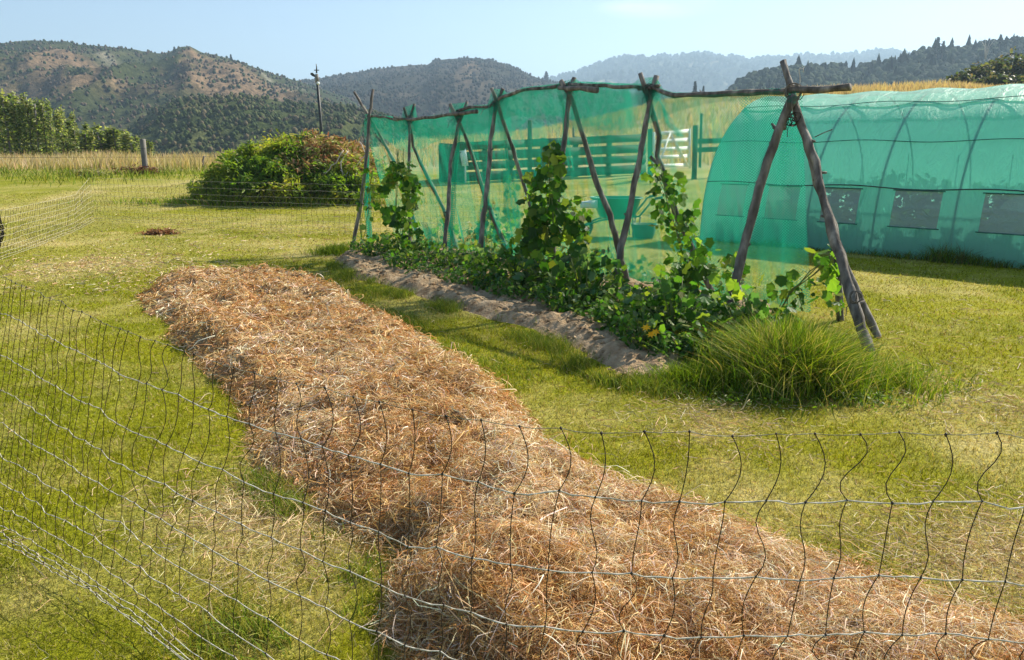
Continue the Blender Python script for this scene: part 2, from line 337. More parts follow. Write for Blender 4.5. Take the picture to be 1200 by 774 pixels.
# ------------------------------------------------------------------ hills
def ridged(x, y, o=4):
    return 1 - np.abs(2 * fbm(x, y, o) - 1)
def hill(name, D, crest, a0, zb, material, gully=0.2, gs=0.03, colf=None, rough=1.0, jag=0.0, exp=1.0, step=2.0):
    pxs = np.arange(crest[0][0], crest[-1][0] + 1, step); cy = np.interp(pxs, [c[0] for c in crest], [c[1] for c in crest])
    cy = cy + jag * (fbm(pxs * 0.12, pxs * 0 + D, 3) - 0.5) * 2
    C = np.array([PY(a, b_, D) for a, b_ in zip(pxs, cy)])
    T = np.concatenate([np.linspace(0, 1, 90), np.linspace(1.02, 1.6, 12)])
    V = []; 
    for t in T:
        y = D * (a0 + (1 - a0) * min(t, 1)) + D * 0.5 * max(0, t - 1)
        x = C[:, 0] * y / D
        pr = t ** exp if t <= 1 else 1 - (t - 1) * 1.6
        w = max(0.0, math.sin(math.pi * min(max(t, 0), 1))) ** 1.1
        rg = ridged(x * gs, np.full_like(x, y * gs * 0.55), 5) - 0.6
        rg2 = fbm(x * gs * 4, np.full_like(x, y * gs * 3), 4) - 0.5
        Hh = C[:, 2] - zb
        z = zb + Hh * pr + w * Hh * gully * (rg * 1.5 + rg2 * 0.5 * rough)
        V.append(np.stack([x, np.full_like(x, y), z], 1))
    n = len(pxs); V = np.concatenate(V); I = np.arange((len(T) - 1) * (n - 1)); r, c = I // (n - 1), I % (n - 1)
    F = np.stack([r * n + c, r * n + c + 1, (r + 1) * n + c + 1, (r + 1) * n + c], 1)
    tt = np.repeat(np.minimum(T, 1), n); pp = np.tile(pxs, len(T))
    o = mesh_np(name, V, F, material, smooth=True, col=colf(V, tt, pp)); tag(o, kind='structure')
    return V.reshape(len(T), n, 3)
m, nt, p, out = mat('hillside'); a = nt.nodes.new('ShaderNodeAttribute'); a.attribute_name = 'Col'
n1 = noise(nt, 0.35, 8, 0.75); r1 = ramp(nt, [(0.35, (0.35, 0.4, 0.35)), (0.5, (0.95, 0.95, 0.9)), (0.66, (1.7, 1.6, 1.5))]); nt.links.new(n1.outputs['Fac'], r1.inputs['Fac'])
x = nt.nodes.new('ShaderNodeMix'); x.data_type = 'RGBA'; x.blend_type = 'MULTIPLY'; x.inputs['Factor'].default_value = 1
nt.links.new(a.outputs['Color'], x.inputs['A']); nt.links.new(r1.outputs['Color'], x.inputs['B']); nt.links.new(x.outputs['Result'], p.inputs['Base Color'])
p.inputs['Roughness'].default_value = 1; p.inputs['Specular IOR Level'].default_value = 0.02
b = nt.nodes.new('ShaderNodeBump'); b.inputs['Strength'].default_value = 0.7; b.inputs['Distance'].default_value = 2.5
n2 = noise(nt, 0.25, 6, 0.7); nt.links.new(n2.outputs['Fac'], b.inputs['Height']); nt.links.new(b.outputs['Normal'], p.inputs['Normal'])
M['hill'] = m
def mixc(a, b, k): k = np.clip(k, 0, 1)[:, None]; return np.array(a) * (1 - k) + np.array(b) * k
def col_scar(V, t, px):
    x, y, z = V.T
    n = fbm(x * 0.02, z * 0.06 + y * 0.01, 4); n2 = fbm((x + z * 0.6) * 0.10, z * 0.02 + 7, 4)
    c = mixc((0.045, 0.055, 0.022), (0.085, 0.088, 0.038), sstep(0.35, 0.65, n))
    scar = sstep(0.25, 0.4, t) * (1 - sstep(0.74, 0.82, t + 0.1 * n)) * sstep(0.30, 0.46, 0.6 * n2 + 0.4 * n) * sstep(-60, 60, px) * (1 - sstep(330, 400, px))
    c = c * (1 - scar[:, None] * 0.85) + scar[:, None] * 0.85 * mixc((0.07, 0.048, 0.03), (0.21, 0.14, 0.09), sstep(.3, .7, fbm((x + z * 1.4) * 0.16, z * 0.03 + 2, 4)))
    rim = np.exp(-((t - 0.80 - 0.05 * (n - 0.5)) / 0.025) ** 2) * sstep(0.45, 0.6, n2) * 0.6
    c = c * (1 - rim[:, None]) + rim[:, None] * np.array([0.28, 0.25, 0.2])
    return c
def col_green(V, t, px):
    x, y, z = V.T; n = fbm(x * 0.03, y * 0.03 + z * 0.05, 5)
    c = mixc((0.04, 0.055, 0.018), (0.09, 0.10, 0.04), sstep(0.3, 0.7, n))
    s = sstep(0.6, 0.7, fbm(x * 0.05 + 9, z * 0.12, 4)) * 0.5
    return c * (1 - s[:, None]) + s[:, None] * np.array([0.16, 0.12, 0.07])
def col_dark(V, t, px):
    x, y, z = V.T; n = fbm(x * 0.012, y * 0.01 + z * 0.03, 5)
    c = mixc((0.028, 0.032, 0.02), (0.075, 0.062, 0.045), sstep(0.35, 0.65, n))
    s = np.exp(-((px - 548) / 16) ** 2) * sstep(0.35, 0.5, t) * (1 - sstep(0.8, 0.9, t)) * 0.7
    return c * (1 - s[:, None]) + s[:, None] * np.array([0.17, 0.12, 0.08])
def col_far(V, t, px):
    x, y, z = V.T; n = fbm(x * 0.006, y * 0.004 + z * 0.01, 5)
    c = mixc((0.018, 0.03, 0.016), (0.04, 0.05, 0.025), n)
    s = sstep(0.56, 0.62, fbm(x * 0.009 + 3, z * 0.03 + y * 0.004, 4)) * (1 - sstep(0.55, 0.72, t)) * 0.8
    return c * (1 - s[:, None]) + s[:, None] * np.array([0.33, 0.3, 0.16])
def col_forest(V, t, px):
    n = fbm(V[:, 0] * 0.03, V[:, 1] * 0.03, 4); return mixc((0.012, 0.022, 0.012), (0.035, 0.045, 0.02), n)
HA = hill('scarred_hill', 620, [(-260, 62), (-100, 52), (0, 51), (38, 47), (60, 49), (76, 48), (90, 52), (140, 56), (175, 61), (190, 63), (200, 60), (212, 55), (222, 54), (235, 61), (262, 67), (290, 76), (320, 87), (345, 94), (400, 112), (460, 140), (520, 175)],
          0.45, -16, M['hill'], 0.20, 0.016, col_scar, jag=0.8, exp=0.8)
HB = hill('green_hill', 300, [(60, 205), (130, 170), (165, 140), (190, 122), (225, 113), (270, 112), (300, 114), (345, 121), (400, 122), (440, 130), (520, 152), (640, 175), (760, 190)],
          0.55, -16, M['hill'], 0.24, 0.03, col_green, jag=1.5, exp=0.8)
HC = hill('dark_hill', 950, [(260, 130), (330, 97), (360, 94), (400, 88), (440, 81), (480, 77), (500, 76), (512, 70), (545, 68), (575, 70), (600, 77), (625, 90), (640, 95), (660, 98), (720, 108), (800, 116), (900, 130)],
          0.45, -16, M['hill'], 0.14, 0.01, col_dark, jag=0.8, exp=0.85)
HD = hill('far_range', 2700, [(540, 120), (600, 103), (640, 95), (675, 86), (700, 76), (730, 68), (790, 66), (820, 64), (850, 66), (880, 70), (920, 66), (960, 65), (1000, 64), (1030, 60), (1050, 60), (1067, 64), (1090, 72), (1150, 82), (1300, 90), (1500, 110)],
          0.55, -16, M['hill'], 0.16, 0.004, col_far, jag=0.5, exp=0.8)
HE = hill('forested_hill', 520, [(800, 150), (840, 122), (862, 104), (880, 93), (920, 84), (960, 82), (1000, 84), (1030, 80), (1060, 71), (1080, 64), (1100, 62), (1130, 59), (1160, 53), (1200, 50), (1300, 40), (1450, 35)],
          0.6, -16, M['hill'], 0.05, 0.02, col_forest, exp=0.8)

def crown_cloud(name, H, n, size, cols, tmin, tmax, conif, label, cat, pxr=None, mask=None):
    """Far trees or scrub on a hill, one mass: lumpy crowns and pointed crowns."""
    nt_, nx_ = H.shape[:2]; V = []; F = []; Cc = []
    Tn = 90
    for _ in range(n):
        r = rng.uniform(tmin, tmax) * (Tn - 1); c = rng.uniform(0, nx_ - 1.01); p_ = H[int(r), int(c)] * (1 - r % 1) + H[min(int(r) + 1, Tn - 1), int(c)] * (r % 1)
        q = H[int(r), int(c) + 1]; p_ = p_ + (q - H[int(r), int(c)]) * (c % 1)
        if mask is not None and not mask(p_): continue
        s = size * rng.uniform(0.5, 1.25); b0 = len(V)
        cc = np.array(cols[rng.integers(len(cols))]) * rng.uniform(0.7, 1.3)
        if rng.random() < conif:
            k = 6; hgt = s * rng.uniform(1.8, 2.8); rad = s * rng.uniform(0.35, 0.55); ph = rng.uniform(0, 6)
            for lv, (hh, rr) in enumerate([(0.05, 1), (0.45, 0.6), (0.4, 0.85), (0.75, 0.35), (0.7, 0.5)]):
                for j in range(k):
                    a = ph + 6.283 * j / k; w = rng.uniform(0.75, 1.2); V.append(p_ + [math.cos(a) * rad * rr * w, math.sin(a) * rad * rr * w, hgt * hh])
            V.append(p_ + [0, 0, hgt]); tp = len(V) - 1
            for lv in range(4):
                for j in range(k): F.append((b0 + lv * k + j, b0 + lv * k + (j + 1) % k, b0 + (lv + 1) * k + (j + 1) % k, b0 + (lv + 1) * k + j))
            for j in range(k): F.append((b0 + 4 * k + j, b0 + 4 * k + (j + 1) % k, tp))
        else:
            k = 7; ph = rng.uniform(0, 6)
            for (hh, rr) in [(0.0, 0.6), (0.35, 1), (0.75, 0.85), (1.05, 0.45)]:
                for j in range(k):
                    a = ph + 6.283 * j / k; w = rng.uniform(0.7, 1.25); V.append(p_ + [math.cos(a) * s * 0.6 * rr * w, math.sin(a) * s * 0.6 * rr * w, s * hh * rng.uniform(0.85, 1.15)])
            V.append(p_ + [0, 0, s * 1.15]); tp = len(V) - 1
            for lv in range(3):
                for j in range(k): F.append((b0 + lv * k + j, b0 + lv * k + (j + 1) % k, b0 + (lv + 1) * k + (j + 1) % k, b0 + (lv + 1) * k + j))
            for j in range(k): F.append((b0 + 3 * k + j, b0 + 3 * k + (j + 1) % k, tp))
        Cc += [cc * rng.uniform(0.8, 1.2)] * (len(V) - b0)
    o = mesh_np(name, np.array(V), F, M['distant_foliage'], col=np.array(Cc)); tag(o, label, cat, kind='stuff')
crown_cloud('forest', HE, 6000, 4.3, [(0.012, 0.028, 0.012), (0.02, 0.04, 0.016), (0.035, 0.055, 0.02)], 0.3, 0.98, 0.03, 'dark pine forest covering the hill on the right', 'forest')
crown_cloud('scrub', HB, 4600, 1.1, [(0.04, 0.058, 0.018), (0.06, 0.08, 0.025), (0.085, 0.095, 0.035), (0.11, 0.09, 0.05)], 0.2, 1.0, 0.0, 'green scrub covering the low hill behind the heap', 'scrub')
crown_cloud('hill_scrub', HA, 4200, 1.4, [(0.04, 0.06, 0.02), (0.06, 0.08, 0.028), (0.14, 0.10, 0.065), (0.10, 0.075, 0.05)], 0.15, 0.985, 0.0, 'low scrub dotted over the eroded brown and green hill on the left', 'scrub')
crown_cloud('dark_scrub', HC, 6000, 2.2, [(0.03, 0.034, 0.02), (0.055, 0.05, 0.032), (0.075, 0.06, 0.045)], 0.2, 0.99, 0.0, 'dark scrub covering the round hill in the middle', 'scrub')
crown_cloud('far_woods', HD, 3500, 11.0, [(0.012, 0.025, 0.012), (0.03, 0.045, 0.018)], 0.35, 0.99, 0.0, 'dark woods on the far blue mountain range', 'woods')

# haze: closed box of even air round everything
m, nt, p, out = mat('haze'); nt.nodes.remove(p); pv = nt.nodes.new('ShaderNodeVolumePrincipled')
pv.inputs['Density'].default_value = 0.00036; pv.inputs['Color'].default_value = (0.55, 0.78, 1.0, 1); pv.inputs['Anisotropy'].default_value = 0.25
nt.links.new(pv.outputs[0], out.inputs['Volume'])
mb = MB(); mb.box((0, 2560, 190), (15200, 5300, 440))
HZ = mb.build('haze', m); tag(HZ, 'thin pale blue haze that fades the far hills', 'haze', kind='stuff')
HZ.location.z = -5

# ------------------------------------------------------------------ blades, leaves: vectorised scatter
def unit(v): return v / (np.linalg.norm(v, axis=-1, keepdims=True) + 1e-9)
def blades(name, P, Hh, W, lean, col, material, segs=1, parent=None, seed=1, curl=0.5, dirs=None, tipcol=None):
    """P (n,3) roots; Hh, W (n,); lean (n,) horizontal throw as a share of height."""
    r = np.random.default_rng(seed); n = len(P); th = r.uniform(0, 2 * np.pi, n)
    wd = np.stack([np.cos(th), np.sin(th), 0 * th], 1)
    if dirs is None: ph = r.uniform(0, 2 * np.pi, n); dirs = np.stack([np.cos(ph), np.sin(ph), 0 * ph], 1)
    L = []; 
    for k in range(segs + 1):
        t = k / segs; h = Hh * (t - 0.35 * curl * t * t * np.minimum(lean, 1.2)); o = Hh * lean * t ** 1.7
        c = P + dirs * o[:, None]; c[:, 2] += h
        if k == segs: L.append([c])
        else:
            w = W * (1 - 0.75 * t ** 1.5) * 0.5; L.append([c - wd * w[:, None], c + wd * w[:, None]])
    vs = [v for l in L for v in l]; m_ = len(vs); V = np.stack(vs, 1).reshape(-1, 3); b = np.arange(n) * m_
    tri = np.stack([b + 2 * (segs - 1), b + 2 * (segs - 1) + 1, b + 2 * segs], 1); cc = np.repeat(col, m_, 0)
    if tipcol is not None:
        cc = cc.reshape(n, m_, 3); cc[:, -1] = tipcol; cc[:, -2:] = cc[:, -2:] * 0.5 + tipcol[:, None] * 0.5; cc = cc.reshape(-1, 3)
    if segs == 1: F = tri
    else:
        Q = [np.stack([b + 2 * k, b + 2 * k + 1, b + 2 * k + 3, b + 2 * k + 2], 1) for k in range(segs - 1)]
        Q = np.concatenate(Q); F = np.concatenate([np.stack([Q[:, 0], Q[:, 1], Q[:, 2]], 1), np.stack([Q[:, 0], Q[:, 2], Q[:, 3]], 1), tri])
    return mesh_np(name, V, F, material, parent, col=cc)
def strands(name, P, D, L, W, bend, col, material, parent=None, segs=4, seed=3, updir=None):
    """curved ribbons lying about: centre P, direction D, length L, width W."""
    r = np.random.default_rng(seed); n = len(P); B = unit(r.normal(size=(n, 3))); B = unit(B - D * (B * D).sum(1)[:, None])
    N = unit(np.cross(D, B)); vs = []
    B2 = unit(r.normal(size=(n, 3)))
    for k in range(segs + 1):
        t = k / segs - 0.5; c = P + D * (L * t)[:, None] + B * (bend * L * (t * t * 4 - 1) * 0.5)[:, None] + B2 * (bend * L * 0.35 * math.sin(t * 7))[:, None]
        w = W * (1 - 1.2 * t * t * 2 * 0.5) * 0.5; vs += [c - N * w[:, None], c + N * w[:, None]]
    m_ = len(vs); V = np.stack(vs, 1).reshape(-1, 3); b = np.arange(n) * m_
    F = np.concatenate([np.stack([b + 2 * k, b + 2 * k + 1, b + 2 * k + 3, b + 2 * k + 2], 1) for k in range(segs)])
    return mesh_np(name, V, F, material, parent, col=np.repeat(col, m_, 0))
def lobed(nl=5, depth=0.32, aspect=1.0):
    V = [(0, 0.12, 0)]; k = nl * 4 + 2; 
    for i in range(k):
        a = -math.pi / 2 + 0.35 + (2 * math.pi - 0.7) * i / (k - 1)
        lob = 1 - depth * (0.5 - 0.5 * math.cos(2 * math.pi * nl * i / (k - 1) + math.pi)) if False else 1 - depth * abs(math.sin(math.pi * nl * i / (k - 1) + math.pi / 2)) ** 0.8
        rr = 0.5 * lob * (1.08 if 0.3 < i / (k - 1) < 0.7 else 0.95)
        V.append((rr * math.cos(a) * aspect, 0.45 + rr * math.sin(a), 0.10 * rr * math.cos(i * 1.9) - 0.25 * rr * rr))
    V.append((0, 0.1, -0.01))
    F = [(0, i, i + 1) for i in range(1, k)]
    return np.array(V) , np.array(F)
def oval(asp=0.45):
    V = [(0, 0, 0), (-0.5 * asp, 0.3, 0.03), (-0.42 * asp, 0.7, 0), (0, 1, -0.06), (0.42 * asp, 0.7, 0), (0.5 * asp, 0.3, 0.03), (0, 0.5, -0.05)]
    return np.array(V), np.array([(6, 0, 1), (6, 1, 2), (6, 2, 3), (6, 3, 4), (6, 4, 5), (6, 5, 0)])
LOBE, OVAL, NARROW = lobed(), oval(0.7), oval(0.3)
def leaves(name, P, size, col, material, parent=None, tpl=LOBE, seed=5, nrm=None, spread=0.8, droop=0.4):
    """nrm: mean facing of the blade; the tip hangs down by droop."""
    r = np.random.default_rng(seed); n = len(P); TV, TF = tpl
    N = r.normal(size=(n, 3)) * spread; N += (np.array([0, 0, 1.0]) if nrm is None else nrm); N = unit(N)
    T = r.normal(size=(n, 3)); T[:, 2] -= droop * 2.5; T = unit(T - N * (T * N).sum(1)[:, None]); S = np.cross(T, N)
    R = np.stack([S, T, N], 2); V = np.einsum('nij,mj->nmi', R, TV) * size[:, None, None] + P[:, None, :]
    m_ = len(TV); F = (TF[None] + (np.arange(n) * m_)[:, None, None]).reshape(-1, 3)
    return mesh_np(name, V.reshape(-1, 3), F, material, parent, col=np.repeat(col, m_, 0), smooth=False)
def jitcol(base, n, v=0.3, hue=0.12, r=rng):
    base = np.atleast_2d(np.array(base, float)); c = base[r.integers(len(base), size=n)]
    return np.clip(c * r.uniform(1 - v, 1 + v, (n, 1)) * r.uniform(1 - hue, 1 + hue, (n, 3)), 0.003, 0.95)

# ------------------------------------------------------------------ lawn grass
def polar(n, r0, r1, a0=-43, a1=43, k=1.0):
    r = r0 * (r1 / r0) ** rng.random(n); a = np.radians(rng.uniform(a0, a1, n)); return r * np.sin(a), r * np.cos(a), r
x, y, r = polar(860000, 1.15, 26, -58, 58)
sd = straw_d(x, y); so = soil_d(x, y); keep = (sd < 0.05) & (so < 0.03) & (rng.random(len(x)) > dryness(x, y) * 0.35)
x, y, r = x[keep], y[keep], r[keep]; n = len(x)
tall = fbm(x * 2.0 + 9, y * 2.0, 3)
Hh = rng.uniform(0.014, 0.036, n) * (0.55 + 0.9 * tall); W = np.maximum(0.0022, r * 0.00085) * rng.uniform(0.7, 1.5, n)
c = lawn_col(x, y) * rng.uniform(0.4, 1.6, (n, 1)); dr = rng.random(n) < 0.17 + 0.3 * dryness(x, y)
c[dr] = jitcol([(0.5, 0.42, 0.2), (0.42, 0.32, 0.15)], dr.sum(), 0.35)
tag(blades('lawn_grass', np.stack([x, y, terrain(x, y)], 1), Hh, W, rng.uniform(0.1, 1.4, n), c, M['grass'], 1, seed=2),
    'short mown yellow-green lawn grass round the beds', 'grass', kind='stuff')
# longer fringes along the beds and under the nets
Pf = []; 
def fringe(poly, n, spread, hmin, hmax, colr, seg=2):
    poly = [np.array(p[:2]) for p in poly]; L = np.array([np.linalg.norm(b - a) for a, b in zip(poly[:-1], poly[1:])]); cs = np.concatenate([[0], np.cumsum(L)])
    s = rng.uniform(0, cs[-1], n); i = np.searchsorted(cs, s) - 1; i = np.clip(i, 0, len(L) - 1); t = (s - cs[i]) / L[i]
    A = np.array(poly); q = A[i] + (A[i + 1] - A[i]) * t[:, None] + rng.normal(size=(n, 2)) * spread
    cl = fbm(q[:, 0] * 3, q[:, 1] * 3, 3); k = rng.random(n) < sstep(0.35, 0.6, cl); q = q[k]; m_ = len(q)
    Pf.append((q, rng.uniform(hmin, hmax, m_), jitcol(colr, m_, 0.35)))
LG = [(0.14, 0.21, 0.02), (0.21, 0.26, 0.03), (0.10, 0.16, 0.02), (0.33, 0.33, 0.08)]
fringe([G(*p) for p in [(380, 310), (440, 340), (510, 360), (600, 385), (660, 415), (720, 446), (800, 460)]], 16000, 0.10, 0.05, 0.13, LG)
fringe([G(*p) for p in [(400, 345), (480, 385), (560, 420), (620, 450)]], 5000, 0.16, 0.03, 0.07, LG)
fringe([G(*p) for p in [(250, 770), (330, 720), (420, 735), (470, 780)]], 2600, 0.12, 0.03, 0.08, LG)
fringe([G(*p) for p in [(300, 560), (360, 620), (430, 680)]], 2500, 0.06, 0.04, 0.09, LG + [(0.4, 0.33, 0.15)])
fringe([(FA + RN * 1.3)[:2], (FB + RN * 1.3)[:2]], 6000, 0.15, 0.08, 0.2, LG)
q = np.concatenate([a for a, _, _ in Pf]); hh = np.concatenate([a for _, a, _ in Pf]); cc = np.concatenate([a for _, _, a in Pf])
k = (straw_d(q[:, 0], q[:, 1]) < 0.05); q, hh, cc = q[k], hh[k], cc[k]
tag(blades('rough_grass', np.column_stack([q, terrain(q[:, 0], q[:, 1])]), hh, np.full(len(q), 0.005), rng.uniform(0.2, 1.3, len(q)), cc, M['grass'], 2, seed=4),
    'longer uncut grass fringing the soil bed and the straw', 'grass', kind='stuff')

# ------------------------------------------------------------------ straw mulch
sb = nmat('straw_base', [(0.3, (0.12, 0.066, 0.026)), (0.5, (0.38, 0.245, 0.11)), (0.7, (0.60, 0.44, 0.25))], 45, 0.9, 1.0, 130, 0.02, sc=(1, 1, 1), dist=1.5)
so_ = heightgrid('straw_mulch', STRAW, 0.022, straw_h, straw_d, sb); tag(so_, 'long heap of golden brown straw mulch across the lawn', 'straw', kind='stuff')
x, y, r = polar(330000, 1.35, 11.5, -44, 40); d = straw_d(x, y) + rng.normal(size=len(x)) * 0.03; k = d > -0.02
x, y, r, d = x[k], y[k], r[k], d[k]; n = len(x)
z = straw_h(x, y, d) + terrain(x, y); ex = 0.01
gx = (straw_h(x + ex, y) - straw_h(x - ex, y)) / (2 * ex); gy = (straw_h(x, y + ex) - straw_h(x, y - ex)) / (2 * ex)
Nn = unit(np.stack([-gx, -gy, np.ones(n)], 1)); fl = fbm(x * 2.5 + 30, y * 2.5, 2) * 9
th = fl + rng.normal(size=n) * 0.9; D = np.stack([np.cos(th), np.sin(th), rng.normal(size=n) * 0.28], 1)
D = unit(D - Nn * ((D * Nn).sum(1) * 0.85)[:, None])
tone = fbm(x * 1.8, y * 1.8 + 70, 4)
c = jitcol([(0.61, 0.385, 0.165), (0.51, 0.288, 0.10), (0.72, 0.52, 0.27), (0.36, 0.18, 0.06)], n, 0.3)
pale = rng.random(n) < 0.2 + 0.42 * sstep(0.5, 0.66, tone); c[pale] = jitcol([(0.74, 0.60, 0.38), (0.66, 0.52, 0.34), (0.82, 0.72, 0.54)], pale.sum(), 0.2)
L = np.clip(rng.lognormal(-2.6, 0.5, n), 0.02, 0.24); W = np.maximum(0.0024, r * 0.0009) * rng.uniform(0.6, 1.5, n)
tag(strands('loose_straw', np.stack([x, y, z], 1) + Nn * rng.uniform(-0.012, 0.036, n)[:, None], D, L, W, rng.uniform(0, 0.8, n), c, M['straw'], segs=5),
    'tangled dry straw stalks over the mulch heap', 'straw', kind='stuff')
# strays on the lawn
sp = [(G(100, 312), 0.7, 900), (G(190, 330), 0.8, 500), (G(285, 590), 0.22, 900), (G(350, 645), 0.22, 900), (G(1180, 650), 0.3, 1600), (G(1130, 470), 0.4, 600), (G(380, 480), 0.5, 150), (G(840, 495), 0.35, 700),
      (G(560, 700), 1.2, 300), (G(520, 330), 2.5, 500), (G(1080, 705), 0.3, 1400), (G(330, 286), 2.0, 900), (G(60, 700), 0.4, 120), (G(1100, 400), 1.2, 400)]
Q = np.concatenate([np.column_stack([rng.normal(size=(k, 2)) * s + p[:2]]) for p, s, k in sp]); n = len(Q); th = rng.uniform(0, 6.28, n)
z = terrain(Q[:, 0], Q[:, 1]) + rng.uniform(0.008, 0.028, n); rr = np.hypot(*Q.T)
tag(strands('stray_straw', np.column_stack([Q, z]), unit(np.stack([np.cos(th), np.sin(th), rng.normal(size=n) * 0.15], 1)), np.clip(rng.lognormal(-2.8, 0.5, n), 0.02, 0.16),
            np.maximum(0.0022, rr * 0.0009), rng.uniform(0, 0.4, n), jitcol([(0.6, 0.5, 0.3), (0.5, 0.36, 0.2)], n, 0.3), M['straw']), 'stray straw and clippings lying on the lawn', 'straw', kind='stuff')
def clump(pt, r_, n, cols, label, name='straw_clump'):
    q = rng.normal(size=(n, 3)) * [r_, r_ * 0.5, r_ * 0.3]; q[:, 2] = np.abs(q[:, 2]); o = empty(name, (pt[0], pt[1], float(terrain(pt[0], pt[1])))); tag(o, label, 'straw clump')
    D = rng.normal(size=(n, 3)); D[:, 2] *= 0.3
    strands('stalks', q, unit(D), np.full(n, r_ * 0.8), np.full(n, max(0.003, np.hypot(*pt[:2]) * 0.0012)), rng.uniform(0, 0.5, n), jitcol(cols, n, 0.3), M['straw'], o)
clump(G(187, 275), 0.13, 500, [(0.3, 0.15, 0.06), (0.2, 0.09, 0.04)], 'small brown tuft of cut straw on the lawn beyond the mulch heap')

# ------------------------------------------------------------------ tall grass tuft at the near end of the trellis
def tuft(name, cx, cy, rx, ry, n, hmin, hmax, cols, label, lean=(0.1, 1.4), w=0.006, ang=0.0):
    q = rng.normal(size=(n, 2)) * [rx, ry] * 0.55; ca, sa = math.cos(ang), math.sin(ang); q = q @ np.array([[ca, sa], [-sa, ca]])
    cl = fbm((q[:, 0] + cx) * 5, (q[:, 1] + cy) * 5, 2); q = q[rng.random(n) < sstep(0.2, 0.55, cl) + 0.1]; n = len(q)
    cl = fbm((q[:, 0] + cx) * 7 + 3, (q[:, 1] + cy) * 7, 2) * 20 + rng.normal(size=n) * 1.1
    dirs = np.stack([np.cos(cl), np.sin(cl), 0 * cl], 1); dirs[:, :2] += q / max(rx, ry) * 0.8; dirs = unit(dirs)
    P = np.column_stack([q + [cx, cy], terrain(q[:, 0] + cx, q[:, 1] + cy)])
    fall = np.exp(-((q[:, 0] / rx) ** 2 + (q[:, 1] / ry) ** 2) * 0.5)
    o = blades(name, P, rng.uniform(hmin, hmax, n) * (0.45 + 0.6 * fall), np.full(n, w) * rng.uniform(0.6, 1.5, n), rng.uniform(*lean, n), jitcol(cols, n, 0.35), M['grass'], 4, seed=n)
    tag(o, label, 'grass', kind='stuff'); return o
TG = [(0.12, 0.22, 0.015), (0.20, 0.29, 0.02), (0.28, 0.34, 0.03), (0.07, 0.13, 0.012), (0.50, 0.44, 0.15)]
tg = G(930, 468)
tuft('tall_grass', tg[0] + 0.10, tg[1] + 0.44, 0.40, 0.38, 7500, 0.22, 0.52, TG, 'clump of long yellow-green grass round the foot of the nearest trellis poles', w=.0075)
tuft('long_grass', tg[0] + 0.62, tg[1] + 0.40, 0.5, 0.45, 3500, 0.06, 0.2, TG, 'longer lawn grass right of the tall clump')
tuft('bed_end_grass', *(G(815, 450)[:2]), 0.3, 0.2, 2200, 0.06, 0.2, TG[:4], 'green grass at the near end of the soil bed')
for wx, wy, wl in [(880, 470, 'small green weed patch in the lawn before the tall grass clump'), (1010, 470, 'weedy green patch at the right foot of the tall grass clump')]:
    g_ = G(wx, wy); q_ = rng.normal(size=(420, 2)) * [.16, .10] + g_[:2]; o_w = leaves('clover_patch', np.column_stack([q_, terrain(q_[:, 0], q_[:, 1]) + rng.uniform(.012, .05, 420)]), rng.uniform(.012, .034, 420), jitcol([(.12, .20, .02), (.17, .24, .03)], 420, .3), M['leaf'], None, OVAL, seed=wx, spread=.5, droop=0); tag(o_w, wl, 'weeds', kind='stuff')
tuft('far_end_grass', *(G(400, 297)[:2]), 0.4, 0.3, 1800, 0.08, 0.22, TG[:4], 'green grass at the far end of the trellis')

# ------------------------------------------------------------------ trellis of lashed poles
TR = empty('pole_trellis', FA); tag(TR, 'long garden trellis of rough lashed branch poles with a ridge pole over the bean bed', 'trellis')
def T_(o): o.location = Vector((0, 0, 0)) - TR.location; return o
def pole(pts, off0, off1, r0, r1, basepx=None, n=9, stubs=2, name='pole'):
    py = [p[1] for p in pts]; yb = BASE(basepx, off1) if basepx else None
    ytot = 400 if yb is None else 0
    P = []
    if yb is not None:
        # screen row of the base
        d = yb - CAMP; f = d[1] * math.cos(TH) - d[2] * math.sin(TH); v = d[1] * math.sin(TH) + d[2] * math.cos(TH); rb = 387 - FPX * v / f
    else: rb = py[-1]
    cross = 0.0
    for p in pts:
        t = (p[1] - py[0]) / max(1.0, rb - py[0]); P.append(OFF(p[0], p[1], off0 + (off1 - off0) * t))
    if yb is not None: P.append(yb - np.array([0, 0, 0.06]))
    P = resample(P, 0.11, 0.0); k = len(P)
    P = [p + np.array([random.gauss(0, 0.0035), random.gauss(0, 0.0035), 0]) for p in P]
    R = [(r0 + (r1 - r0) * i / (k - 1)) * random.uniform(0.9, 1.12) for i in range(k)]
    m_ = MB(); m_.tube(P, R, n, 0.12)
    for _ in range(stubs):
        i = random.randrange(2, k - 2); a = P[i]; d = np.array([random.uniform(-1, 1), random.uniform(-1, 1), random.uniform(0.2, 1)]); d /= np.linalg.norm(d)
        m_.tube([a, a + d * (R[i] + random.uniform(0.012, 0.04))], [R[i] * 0.5, R[i] * 0.3], 6, 0.1)
    return T_(m_.build(name, M['bark'], TR, smooth=True))
o_, f_, b_ = 0.55, 0.0, 1.1
pole([(437, 105), (433, 136), (428, 200), (423, 240)], o_ + .05, f_, 0.022, 0.036, 411)
pole([(415, 108), (433, 138), (447, 162), (462, 190), (480, 240)], o_ - .05, b_, 0.022, 0.034, 494)
pole([(486, 122), (480, 140), (479, 200), (480, 250)], o_ + .05, f_, 0.02, 0.03, 481)
pole([(473, 126), (481, 150), (484, 172), (500, 205), (523, 252)], o_ - .05, b_, 0.022, 0.034, 538)
pole([(547, 119), (537, 148), (528, 193), (525, 250), (522, 280)], o_ + .05, f_, 0.02, 0.034, 518)
pole([(527, 122), (539, 145), (553, 180), (568, 230), (585, 273)], o_ - .05, b_, 0.024, 0.036, 604)
pole([(590, 104), (581, 125), (575, 165), (573, 200), (566, 263)], o_ + .05, f_, 0.024, 0.036, 559)
